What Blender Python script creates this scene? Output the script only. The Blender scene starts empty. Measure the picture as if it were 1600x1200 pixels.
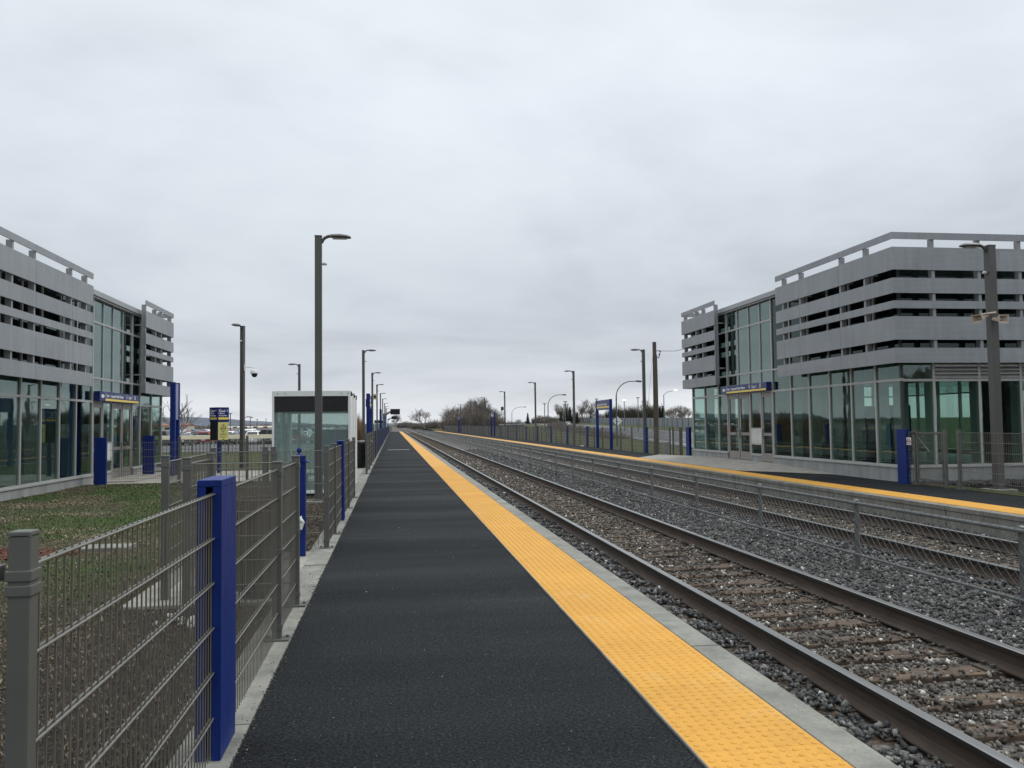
import bpy, bmesh, math, random
import numpy as np
from mathutils import Vector, Matrix
random.seed(7); rng = np.random.default_rng(11)
R = math.radians; PI = math.pi
sc = bpy.context.scene
COL = sc.collection

# ------------------------------------------------------------------ materials
MATS = {}
def nodes_of(name):
    m = bpy.data.materials.new(name); m.use_nodes = True
    nt = m.node_tree
    return m, nt, nt.nodes, nt.links, nt.nodes['Principled BSDF']
def ramp(N, stops, interp='LINEAR'):
    r = N.new('ShaderNodeValToRGB'); r.color_ramp.interpolation = interp
    el = r.color_ramp.elements
    while len(el) < len(stops): el.new(0.5)
    for e, (p, c) in zip(el, stops):
        e.position = p; e.color = (*c, 1) if len(c) == 3 else c
    return r
def coords(N, L, kind='Object', scale=(1, 1, 1)):
    if kind == 'World':
        t = N.new('ShaderNodeNewGeometry'); out = t.outputs['Position']
    else:
        t = N.new('ShaderNodeTexCoord'); out = t.outputs[kind]
    mp = N.new('ShaderNodeMapping'); mp.inputs['Scale'].default_value = scale
    L.new(out, mp.inputs['Vector'])
    return mp.outputs['Vector']
def noise(N, L, vec, scale, detail=6, rough=0.55, dist=0):
    n = N.new('ShaderNodeTexNoise'); n.inputs['Scale'].default_value = scale
    n.inputs['Detail'].default_value = detail; n.inputs['Roughness'].default_value = rough
    n.inputs['Distortion'].default_value = dist
    L.new(vec, n.inputs['Vector']); return n.outputs['Fac']
def bump(N, L, height, strength, dist, bsdf):
    b = N.new('ShaderNodeBump'); b.inputs['Strength'].default_value = strength
    b.inputs['Distance'].default_value = dist
    L.new(height, b.inputs['Height']); L.new(b.outputs['Normal'], bsdf.inputs['Normal'])
    return b
def mixc(N, L, fac, a, b, mode='MIX'):
    m = N.new('ShaderNodeMix'); m.data_type = 'RGBA'; m.blend_type = mode
    for sock, v in ((m.inputs[0], fac), (m.inputs[6], a), (m.inputs[7], b)):
        if hasattr(v, 'is_linked'): L.new(v, sock)
        elif isinstance(v, (int, float)): sock.default_value = v
        else: sock.default_value = (*v, 1)
    return m.outputs[2]
def math_(N, L, op, a, b=None, clamp=False):
    m = N.new('ShaderNodeMath'); m.operation = op; m.use_clamp = clamp
    for s, v in ((m.inputs[0], a), (m.inputs[1], b)):
        if v is None: continue
        if hasattr(v, 'is_linked'): L.new(v, s)
        else: s.default_value = v
    return m.outputs[0]

def basic(name, col, rough=0.55, metal=0.0, var=0.12, scale=5, kind='Object', bmp=0, bscale=60, bdist=0.004,
          stretch=(1, 1, 1), rvar=0.1, spec=0.5, fine=0.0, fscale=200):
    if name in MATS: return MATS[name]
    m, nt, N, L, B = nodes_of(name)
    v = coords(N, L, kind, stretch)
    n = noise(N, L, v, scale)
    r = ramp(N, [(0.3, [c * (1 - var) for c in col]), (0.7, [min(1, c * (1 + var)) for c in col])])
    L.new(n, r.inputs[0]); out = r.outputs[0]
    if fine:
        n2 = noise(N, L, v, fscale, 3)
        r2 = ramp(N, [(0.3, [1 - fine] * 3), (0.7, [1 + fine] * 3)])
        L.new(n2, r2.inputs[0])
        out = mixc(N, L, 1.0, out, r2.outputs[0], 'MULTIPLY')
    L.new(out, B.inputs['Base Color'])
    B.inputs['Metallic'].default_value = metal
    rr = N.new('ShaderNodeMapRange'); rr.inputs['To Min'].default_value = max(0.02, rough - rvar); rr.inputs['To Max'].default_value = min(1, rough + rvar)
    L.new(noise(N, L, v, scale * 2.3), rr.inputs['Value']); L.new(rr.outputs[0], B.inputs['Roughness'])
    B.inputs['Specular IOR Level'].default_value = spec
    if bmp: bump(N, L, noise(N, L, v, bscale, 4), bmp, bdist, B)
    MATS[name] = m
    return m

GREY = basic('grey_fence_paint', (0.09, 0.092, 0.083), 0.5, 0.0, 0.15, 3, rvar=0.12)
WIRE = basic('grey_wire_paint', (0.155, 0.147, 0.125), 0.3, 0.25, 0.12, 3, 'World', rvar=.06)
POLE = basic('lamp_pole_bronze', (0.085, 0.082, 0.078), 0.45, 0.2, 0.12, 2, stretch=(3, 3, .6))
BLUE = basic('blue_paint', (0.005, 0.021, 0.138), 0.48, 0, 0.2, 3.5, rvar=0.15, stretch=(3, 3, .7), fine=.08, fscale=40, spec=.22)
SIGNBLUE = basic('sign_blue', (0.008, 0.016, 0.11), 0.35, 0, 0.06, 2)
YELLOWSIGN = basic('sign_yellow', (0.75, 0.56, 0.09), 0.4, 0, 0.05, 3)
POSTER = basic('poster_yellow', (0.50, 0.47, 0.17), 0.35, 0, 0.05, 3)
WHITE = basic('white_paint', (0.72, 0.73, 0.72), 0.4, 0, 0.05, 3, fine=0.03, fscale=30)
WHITET = basic('white_lettering', (0.78, 0.78, 0.8), 0.5, 0, 0.02, 2)
BLACK = basic('black_plastic', (0.012, 0.012, 0.013), 0.35, 0, 0.2, 4)
SCREEN = basic('dark_display', (0.006, 0.006, 0.007), 0.25, 0, 0.2, 4)
ALU = basic('window_aluminium', (0.40, 0.40, 0.385), 0.42, 0.35, 0.08, 3, 'World', stretch=(1, 1, .3))
DOORM = basic('door_aluminium', (0.27, 0.25, 0.23), 0.42, 0.35, 0.1, 3, 'World')
FASCIA = basic('roof_fascia', (0.33, 0.34, 0.35), 0.45, 0.3, 0.06, 2, 'World')
GALV = basic('galvanised_steel', (0.13, 0.135, 0.133), 0.55, 0.35, 0.2, 9, 'World')
DARKIN = basic('dark_interior', (0.035, 0.04, 0.04), 0.7, 0, 0.15, 1.5)
INWALL = basic('interior_panel', (0.085, 0.095, 0.09), 0.6, 0, 0.15, 1.2, 'World')
INFLOOR = basic('interior_floor', (0.12, 0.12, 0.11), 0.4, 0, 0.1, 2, 'World')
COLUMN = basic('interior_column', (0.24, 0.28, 0.26), 0.5, 0, 0.08, 2)
WOOD = basic('weathered_pole_wood', (0.085, 0.068, 0.05), 0.85, 0, 0.35, 5, stretch=(6, 6, .5), bmp=.5, bscale=25)
BEIGE = basic('beige_timber', (0.82, 0.74, 0.54), 0.7, 0, 0.15, 2, stretch=(.6, 4, 4))
HORN = basic('beige_horn', (0.42, 0.35, 0.29), 0.5, 0, 0.08, 4)
RUST = basic('rusty_steel', (0.075, 0.045, 0.026), 0.8, 0.1, 0.35, 14, 'World', bmp=.3, bscale=90)
PLATE = basic('tie_plate_steel', (0.075, 0.062, 0.05), 0.7, 0.25, 0.3, 30, 'World')
TYRE = basic('tyre_rubber', (0.015, 0.015, 0.015), 0.8)
RIM = basic('wheel_rim', (0.3, 0.3, 0.31), 0.35, 0.6)
CARGLASS = basic('car_glass', (0.012, 0.015, 0.018), 0.08, 0, 0.1, 2, rvar=.02)
TAIL = basic('tail_light', (0.35, 0.01, 0.01), 0.3)
BARK = basic('bare_bark', (0.2, 0.172, 0.155), 0.9, 0, 0.25, 3)
BARKL = basic('pale_bark', (0.2, 0.175, 0.15), 0.9, 0, 0.25, 3)
REED = basic('dry_reed', (0.2, 0.12, 0.06), 0.9, 0, 0.35, 1.5)
CONIFER = basic('conifer_needles', (0.02, 0.032, 0.018), 0.8, 0, 0.3, 1.2)
BRUSHM = basic('brown_brush', (0.15, 0.126, 0.108), 0.95, 0, 0.35, 1)
TRASHB = basic('bin_slats', (0.06, 0.056, 0.048), 0.6, 0, 0.15, 4)
SOUND = basic('grey_barrier_panel', (0.2, 0.215, 0.225), 0.85, 0, 0.1, .5, 'World')
REDPAINT = basic('red_mark', (0.1, 0.02, 0.015), 0.6)
LAMPGLASS = basic('lamp_lens', (0.45, 0.45, 0.44), 0.3)

def emis(name, col, s):
    m, nt, N, L, B = nodes_of(name)
    B.inputs['Emission Color'].default_value = (*col, 1); B.inputs['Emission Strength'].default_value = s
    B.inputs['Base Color'].default_value = (*col, 1)
    MATS[name] = m; return m
HEADL = emis('headlight_on', (1, .93, .75), 6)
LITLAMP = emis('lamp_lit', (1, .86, .6), 2.2)

def concrete(name, col, stain=0.25, joint=False):
    m, nt, N, L, B = nodes_of(name)
    v = coords(N, L, 'World')
    a = noise(N, L, v, 1.3, 8, .65); b = noise(N, L, v, 55, 4); 
    vs = coords(N, L, 'World', (2.2, 2.2, .25)); c = noise(N, L, vs, 1.6, 6, .6)
    r1 = ramp(N, [(.3, [x * .78 for x in col]), (.7, [x * 1.1 for x in col])]); L.new(a, r1.inputs[0])
    r2 = ramp(N, [(.25, [.86] * 3), (.75, [1.12] * 3)]); L.new(b, r2.inputs[0])
    r3 = ramp(N, [(.35, [1 - stain, 1 - stain, 1 - stain * .95]), (.62, [1.03] * 3)]); L.new(c, r3.inputs[0])
    o = mixc(N, L, 1, r1.outputs[0], r2.outputs[0], 'MULTIPLY'); o = mixc(N, L, 1, o, r3.outputs[0], 'MULTIPLY')
    vo = N.new('ShaderNodeTexVoronoi'); vo.inputs['Scale'].default_value = 26; L.new(v, vo.inputs['Vector'])
    sel = N.new('ShaderNodeSeparateColor'); L.new(vo.outputs['Color'], sel.inputs[0])
    pit = math_(N, L, 'MULTIPLY', math_(N, L, 'LESS_THAN', vo.outputs['Distance'], .17), math_(N, L, 'GREATER_THAN', sel.outputs[1], .7))
    o = mixc(N, L, math_(N, L, 'MULTIPLY', pit, .6), o, (.07, .068, .055))
    L.new(o, B.inputs['Base Color']); B.inputs['Roughness'].default_value = .85
    bump(N, L, b, .25, .004, B)
    MATS[name] = m; return m
CONC = concrete('kerb_concrete', (0.228, 0.222, 0.19), .36)
CONCW = concrete('platform_wall_concrete', (0.215, 0.205, 0.175), .4)
CONCB = concrete('plinth_concrete', (0.28, 0.285, 0.28), .2)
APRON = concrete('apron_concrete', (0.29, 0.27, 0.235), .25)

def asphalt(name, base, lo=.55, streak=True):
    m, nt, N, L, B = nodes_of(name)
    v = coords(N, L, 'World')
    f = noise(N, L, v, 62, 5, .8); g = noise(N, L, v, 38, 4, .6); big = noise(N, L, v, .8, 5)
    vs = coords(N, L, 'World', (.14, 1.0, 1)); st = noise(N, L, vs, .55, 6, .6)
    r = ramp(N, [(.38, [c * lo for c in base]), (.5, base), (.60, [c * 2.2 for c in base]), (.70, [c * 4.2 for c in base])]); L.new(f, r.inputs[0])
    rb = ramp(N, [(.3, [.84] * 3), (.7, [1.14] * 3)]); L.new(big, rb.inputs[0])
    o = mixc(N, L, 1, r.outputs[0], rb.outputs[0], 'MULTIPLY')
    if streak:
        rs = ramp(N, [(.36, [.88, .88, .885]), (.64, [1.12] * 3)]); L.new(st, rs.inputs[0])
        o = mixc(N, L, 1, o, rs.outputs[0], 'MULTIPLY')
    # scattered pale stone chips
    vo = N.new('ShaderNodeTexVoronoi'); vo.inputs['Scale'].default_value = 34; L.new(v, vo.inputs['Vector'])
    chip = math_(N, L, 'LESS_THAN', vo.outputs['Distance'], .1)
    sel = N.new('ShaderNodeSeparateColor'); L.new(vo.outputs['Color'], sel.inputs[0])
    chip = math_(N, L, 'MULTIPLY', chip, math_(N, L, 'GREATER_THAN', sel.outputs[0], .86))
    o = mixc(N, L, chip, o, (.18, .18, .17))
    if streak:
        sp = N.new('ShaderNodeSeparateXYZ'); L.new(v, sp.inputs[0])
        yy = math_(N, L, 'ADD', sp.outputs[1], math_(N, L, 'MULTIPLY', noise(N, L, v, 2.2, 5), .22))
        ln = math_(N, L, 'LESS_THAN', math_(N, L, 'ABSOLUTE', math_(N, L, 'SUBTRACT', yy, 12.55)), .011)
        o = mixc(N, L, math_(N, L, 'MULTIPLY', ln, .7), o, (.008, .008, .009))
    L.new(o, B.inputs['Base Color'])
    rr = N.new('ShaderNodeMapRange'); rr.inputs['To Min'].default_value = .92; rr.inputs['To Max'].default_value = .6; rr.inputs['From Min'].default_value = .35; rr.inputs['From Max'].default_value = .75
    L.new(st, rr.inputs['Value']); L.new(rr.outputs[0], B.inputs['Roughness'])
    B.inputs['Specular IOR Level'].default_value = .09
    mm = math_(N, L, 'ADD', f, math_(N, L, 'MULTIPLY', g, .8))
    bump(N, L, mm, .85, .006, B)
    MATS[name] = m; return m
ASPH = asphalt('platform_asphalt', (0.0135, 0.0148, 0.0158), .3)
ROADM = asphalt('road_asphalt', (0.085, 0.087, 0.09), .8)
LOTM = asphalt('lot_asphalt', (0.10, 0.10, 0.10), .8)

def tactile():
    m, nt, N, L, B = nodes_of('tactile_yellow')
    v = coords(N, L, 'World')
    a = noise(N, L, v, 1.1, 5); b = noise(N, L, v, 26, 5, .65); s = noise(N, L, v, 210, 3, .6)
    r = ramp(N, [(.3, (.52, .258, .034)), (.7, (.60, .302, .045))]); L.new(a, r.inputs[0])
    r2 = ramp(N, [(.22, [.80] * 3), (.5, [1] * 3), (.8, [1.06] * 3)]); L.new(b, r2.inputs[0])
    r3 = ramp(N, [(.3, [.88] * 3), (.6, [1.03] * 3)]); L.new(s, r3.inputs[0])
    o = mixc(N, L, 1, r.outputs[0], r2.outputs[0], 'MULTIPLY'); o = mixc(N, L, 1, o, r3.outputs[0], 'MULTIPLY')
    # tiles of .61 x .91 each a shade of their own
    sp = N.new('ShaderNodeSeparateXYZ'); L.new(v, sp.inputs[0])
    row = math_(N, L, 'FLOOR', math_(N, L, 'DIVIDE', sp.outputs[1], .915))
    w = N.new('ShaderNodeTexWhiteNoise'); w.noise_dimensions = '1D'; L.new(row, w.inputs['W'])
    r4 = ramp(N, [(0, [.965] * 3), (1, [1.02] * 3)]); L.new(w.outputs['Value'], r4.inputs[0])
    o = mixc(N, L, 1, o, r4.outputs[0], 'MULTIPLY')
    wn = noise(N, L, coords(N, L, 'World', (1, .6, 1)), 1.7, 8, .72); wr = ramp(N, [(.56, (0, 0, 0)), (.74, (.55, .55, .55))]); L.new(wn, wr.inputs[0])
    o = mixc(N, L, wr.outputs[0], o, (.56, .37, .16))
    dn = noise(N, L, v, 7, 7, .7); dr = ramp(N, [(.60, (0, 0, 0)), (.72, (.4, .4, .4))]); L.new(dn, dr.inputs[0])
    o = mixc(N, L, dr.outputs[0], o, (.24, .14, .05))
    L.new(o, B.inputs['Base Color']); B.inputs['Roughness'].default_value = .62
    B.inputs['Specular IOR Level'].default_value = .3
    bump(N, L, s, .2, .002, B)
    MATS['tactile'] = m; return m
TACT = tactile()

def rockmat(stops, nm):
    m, nt, N, L, B = nodes_of(nm)
    at = N.new('ShaderNodeAttribute'); at.attribute_name = 'tone'
    r = ramp(N, stops)
    L.new(at.outputs['Fac'], r.inputs[0])
    v = coords(N, L, 'World'); n = noise(N, L, v, 90, 4, .6)
    r2 = ramp(N, [(.3, [.72] * 3), (.7, [1.25] * 3)]); L.new(n, r2.inputs[0])
    L.new(mixc(N, L, 1, r.outputs[0], r2.outputs[0], 'MULTIPLY'), B.inputs['Base Color'])
    B.inputs['Roughness'].default_value = .75
    bump(N, L, n, .4, .004, B)
    return m
ROCK = rockmat([(0, (.026, .026, .026)), (.3, (.056, .055, .054)), (.62, (.115, .111, .106)), (.82, (.2, .19, .175)), (.93, (.32, .30, .275)), (1, (.5, .49, .46))], 'ballast_stone')
ROCKB = rockmat([(0, (.03, .026, .022)), (.3, (.058, .049, .040)), (.62, (.115, .098, .08)), (.82, (.2, .18, .15)), (.93, (.32, .29, .25)), (1, (.52, .50, .46))], 'ballast_stone_dusty')

def ballastbed():
    m, nt, N, L, B = nodes_of('ballast_bed')
    v = coords(N, L, 'World')
    vo = N.new('ShaderNodeTexVoronoi'); vo.inputs['Scale'].default_value = 17; L.new(v, vo.inputs['Vector'])
    sel = N.new('ShaderNodeSeparateColor'); L.new(vo.outputs['Color'], sel.inputs[0])
    r = ramp(N, [(0, (.03, .029, .028)), (.35, (.07, .067, .064)), (.7, (.13, .123, .113)), (.9, (.22, .205, .185)), (1, (.40, .38, .35))])
    L.new(sel.outputs[0], r.inputs[0])
    d = ramp(N, [(.25, [1.1] * 3), (.75, [.45] * 3)]); L.new(vo.outputs['Distance'], d.inputs[0])
    o = mixc(N, L, 1, r.outputs[0], d.outputs[0], 'MULTIPLY')
    # brown dust between the rails
    sp = N.new('ShaderNodeSeparateXYZ'); L.new(v, sp.inputs[0])
    bn = noise(N, L, v, .5, 4)
    L.new(mixc(N, L, math_(N, L, 'MULTIPLY', bn, .45), o, (.085, .062, .045)), B.inputs['Base Color'])
    B.inputs['Roughness'].default_value = .9
    inv = math_(N, L, 'SUBTRACT', 1, vo.outputs['Distance'])
    bump(N, L, inv, 1, .03, B)
    return m
BED = ballastbed()

def sleeperm():
    m, nt, N, L, B = nodes_of('sleeper_timber')
    v = coords(N, L, 'World', (1.2, 14, 14)); a = noise(N, L, v, 2.2, 7, .65)
    v2 = coords(N, L, 'World'); b = noise(N, L, v2, 1.7, 4)
    r = ramp(N, [(.28, (.028, .020, .015)), (.5, (.08, .053, .034)), (.75, (.16, .112, .073))]); L.new(a, r.inputs[0])
    r2 = ramp(N, [(.3, [.6] * 3), (.7, [1.15] * 3)]); L.new(b, r2.inputs[0])
    L.new(mixc(N, L, 1, r.outputs[0], r2.outputs[0], 'MULTIPLY'), B.inputs['Base Color'])
    B.inputs['Roughness'].default_value = .9; bump(N, L, a, .8, .01, B)
    return m
SLEEP = sleeperm()

RAILTOP = basic('polished_rail_head', (0.26, 0.255, 0.25), 0.34, 0.8, 0.12, 3, 'World', stretch=(20, .4, 1))
RAILFOOT = basic('rail_foot_rust', (0.05, 0.034, 0.024), 0.85, 0.0, 0.35, 6, 'World', stretch=(1, .5, 3))
RAILSIDE = basic('rail_head_side', (0.022, 0.019, 0.017), 0.6, 0.2, 0.4, 6, 'World', stretch=(1, .5, 3))

def groundmat():
    m, nt, N, L, B = nodes_of('lawn_ground')
    v = coords(N, L, 'World')
    a = noise(N, L, v, .55, 6, .6, .4); b = noise(N, L, v, 7, 6, .65); c = noise(N, L, v, 60, 4, .7)
    grass = ramp(N, [(.25, (.022, .038, .011)), (.55, (.042, .066, .02)), (.8, (.075, .088, .034))]); L.new(b, grass.inputs[0])
    dead = ramp(N, [(.25, (.04, .031, .021)), (.55, (.085, .066, .042)), (.8, (.2, .16, .10))]); L.new(b, dead.inputs[0])
    mk = ramp(N, [(.42, (0, 0, 0)), (.62, (1, 1, 1))]); L.new(a, mk.inputs[0])
    o = mixc(N, L, mk.outputs[0], grass.outputs[0], dead.outputs[0])
    sp = N.new('ShaderNodeSeparateXYZ'); L.new(v, sp.inputs[0])
    # mulch under the near fence, and bare soil further along behind it
    near = N.new('ShaderNodeMapRange'); near.inputs['From Min'].default_value = 11; near.inputs['From Max'].default_value = 7.5
    L.new(math_(N, L, 'ADD', sp.outputs[1], math_(N, L, 'MULTIPLY', a, 3)), near.inputs['Value'])
    side = N.new('ShaderNodeMapRange'); side.inputs['From Min'].default_value = -2.6; side.inputs['From Max'].default_value = -2.1
    L.new(sp.outputs[0], side.inputs['Value'])
    y20 = math_(N, L, 'LESS_THAN', sp.outputs[1], 19)
    fac = math_(N, L, 'MAXIMUM', near.outputs[0], math_(N, L, 'MULTIPLY', side.outputs[0], y20), True)
    rr = math_(N, L, 'LESS_THAN', sp.outputs[0], 2); fac = math_(N, L, 'MULTIPLY', fac, rr)
    mul = ramp(N, [(.3, (.014, .011, .008)), (.55, (.042, .033, .025)), (.8, (.10, .08, .06))]); L.new(c, mul.inputs[0])
    o = mixc(N, L, fac, o, mul.outputs[0])
    f = ramp(N, [(.3, [.7] * 3), (.7, [1.25] * 3)]); L.new(c, f.inputs[0])
    o = mixc(N, L, 1, o, f.outputs[0], 'MULTIPLY')
    L.new(o, B.inputs['Base Color']); B.inputs['Roughness'].default_value = .95
    B.inputs['Specular IOR Level'].default_value = .15
    bump(N, L, math_(N, L, 'ADD', b, c), .8, .03, B)
    return m
GROUND = groundmat()
def bladem(name, c0, c1):
    m, nt, N, L, B = nodes_of(name)
    at = N.new('ShaderNodeAttribute'); at.attribute_name = 'tone'
    r = ramp(N, [(0, c0), (1, c1)]); L.new(at.outputs['Fac'], r.inputs[0])
    L.new(r.outputs[0], B.inputs['Base Color']); B.inputs['Roughness'].default_value = .85
    B.inputs['Specular IOR Level'].default_value = .2
    return m
STRAW = bladem('straw_litter', (.02, .015, .01), (.2, .165, .115))
GRASSB = bladem('grass_blades', (.028, .062, .014), (.10, .14, .042))
HILLM = basic('hazed_forest_hill', (0.075, 0.088, 0.115), 0.95, 0, 0.3, .01, 'World')  # bluish distance haze is mixed into the forest colour

def cladm():
    m, nt, N, L, B = nodes_of('perforated_cladding')
    v = coords(N, L, 'World')
    a = noise(N, L, v, 1.2, 4); s = noise(N, L, coords(N, L, 'World', (3, 3, .4)), 2, 5)
    base = ramp(N, [(.3, (.30, .315, .333)), (.7, (.335, .35, .368))]); L.new(a, base.inputs[0])
    st = ramp(N, [(.3, [.88] * 3), (.65, [1.04] * 3)]); L.new(s, st.inputs[0])
    o = mixc(N, L, 1, base.outputs[0], st.outputs[0], 'MULTIPLY')
    # round perforations, 30 mm apart, staggered
    sp = N.new('ShaderNodeSeparateXYZ'); L.new(v, sp.inputs[0])
    wv = N.new('ShaderNodeCombineXYZ'); L.new(math_(N, L, 'FLOOR', math_(N, L, 'DIVIDE', math_(N, L, 'ADD', sp.outputs[0], sp.outputs[1]), 2.3)), wv.inputs[0]); L.new(math_(N, L, 'FLOOR', math_(N, L, 'DIVIDE', math_(N, L, 'ADD', sp.outputs[2], .12), .62)), wv.inputs[1])
    wn = N.new('ShaderNodeTexWhiteNoise'); wn.noise_dimensions = '2D'; L.new(wv.outputs[0], wn.inputs['Vector'])
    pr = ramp(N, [(0, [.95] * 3), (1, [1.05] * 3)]); L.new(wn.outputs['Value'], pr.inputs[0]); o = mixc(N, L, 1, o, pr.outputs[0], 'MULTIPLY')
    h = math_(N, L, 'DIVIDE', math_(N, L, 'ADD', sp.outputs[0], sp.outputs[1]), .034)
    z = math_(N, L, 'DIVIDE', sp.outputs[2], .029)
    row = math_(N, L, 'FLOOR', z)
    h = math_(N, L, 'ADD', h, math_(N, L, 'MULTIPLY', row, .5))
    fx = math_(N, L, 'SUBTRACT', math_(N, L, 'FRACT', h), .5); fz = math_(N, L, 'SUBTRACT', math_(N, L, 'FRACT', z), .5)
    d = math_(N, L, 'ADD', math_(N, L, 'MULTIPLY', fx, fx), math_(N, L, 'MULTIPLY', fz, fz))
    hole = math_(N, L, 'LESS_THAN', d, .075)
    o = mixc(N, L, hole, o, (.12, .125, .135))
    L.new(o, B.inputs['Base Color']); B.inputs['Metallic'].default_value = .25; B.inputs['Roughness'].default_value = .5
    return m
CLAD = cladm()

def glass(name, tint, refl, ior=1.9):
    m, nt, N, L, B = nodes_of(name)
    N.remove(B); out = N['Material Output']
    tr = N.new('ShaderNodeBsdfTransparent'); tr.inputs[0].default_value = (*tint, 1)
    gl = N.new('ShaderNodeBsdfGlossy'); gl.inputs['Roughness'].default_value = .015; gl.inputs['Color'].default_value = (.80, .93, .90, 1)
    v = coords(N, L, 'World'); bn = N.new('ShaderNodeBump'); bn.inputs['Strength'].default_value = .03; bn.inputs['Distance'].default_value = .05
    L.new(noise(N, L, v, 1.1, 2), bn.inputs['Height']); L.new(bn.outputs[0], gl.inputs['Normal'])
    # Schlick reflectance, the same from both faces of the pane
    ge = N.new('ShaderNodeNewGeometry'); dt = N.new('ShaderNodeVectorMath'); dt.operation = 'DOT_PRODUCT'
    L.new(ge.outputs['Incoming'], dt.inputs[0]); L.new(ge.outputs['Normal'], dt.inputs[1])
    c_ = math_(N, L, 'SUBTRACT', 1.0, math_(N, L, 'ABSOLUTE', dt.outputs['Value']), True)
    f0 = ((ior - 1) / (ior + 1)) ** 2
    f = math_(N, L, 'ADD', math_(N, L, 'MULTIPLY', math_(N, L, 'POWER', c_, 5.0), 1 - f0), f0 + refl, True)
    mx = N.new('ShaderNodeMixShader'); L.new(f, mx.inputs[0]); L.new(tr.outputs[0], mx.inputs[1]); L.new(gl.outputs[0], mx.inputs[2])
    L.new(mx.outputs[0], out.inputs[0]); return m
GLASS = glass('tinted_glazing', (.70, .79, .76), .03, 1.6)
GLASSV = glass('clear_glazing', (.70, .79, .755), .0, 1.4)
GLASSD = glass('shaded_glazing', (.35, .42, .42), .01, 1.45)
GLASSU = glass('upper_glazing', (.45, .55, .52), .10, 1.75)
GLASSS = glass('shelter_glass', (.87, .93, .915), .05, 1.5)
_nt = GLASSS.node_tree; _mo = _nt.nodes['Material Output']; _src = _mo.inputs[0].links[0].from_socket
_df = _nt.nodes.new('ShaderNodeBsdfDiffuse'); _df.inputs[0].default_value = (.62, .76, .74, 1); _mx = _nt.nodes.new('ShaderNodeMixShader'); _mx.inputs[0].default_value = .13
_nt.links.new(_src, _mx.inputs[1]); _nt.links.new(_df.outputs[0], _mx.inputs[2]); _nt.links.new(_mx.outputs[0], _mo.inputs[0])

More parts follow.
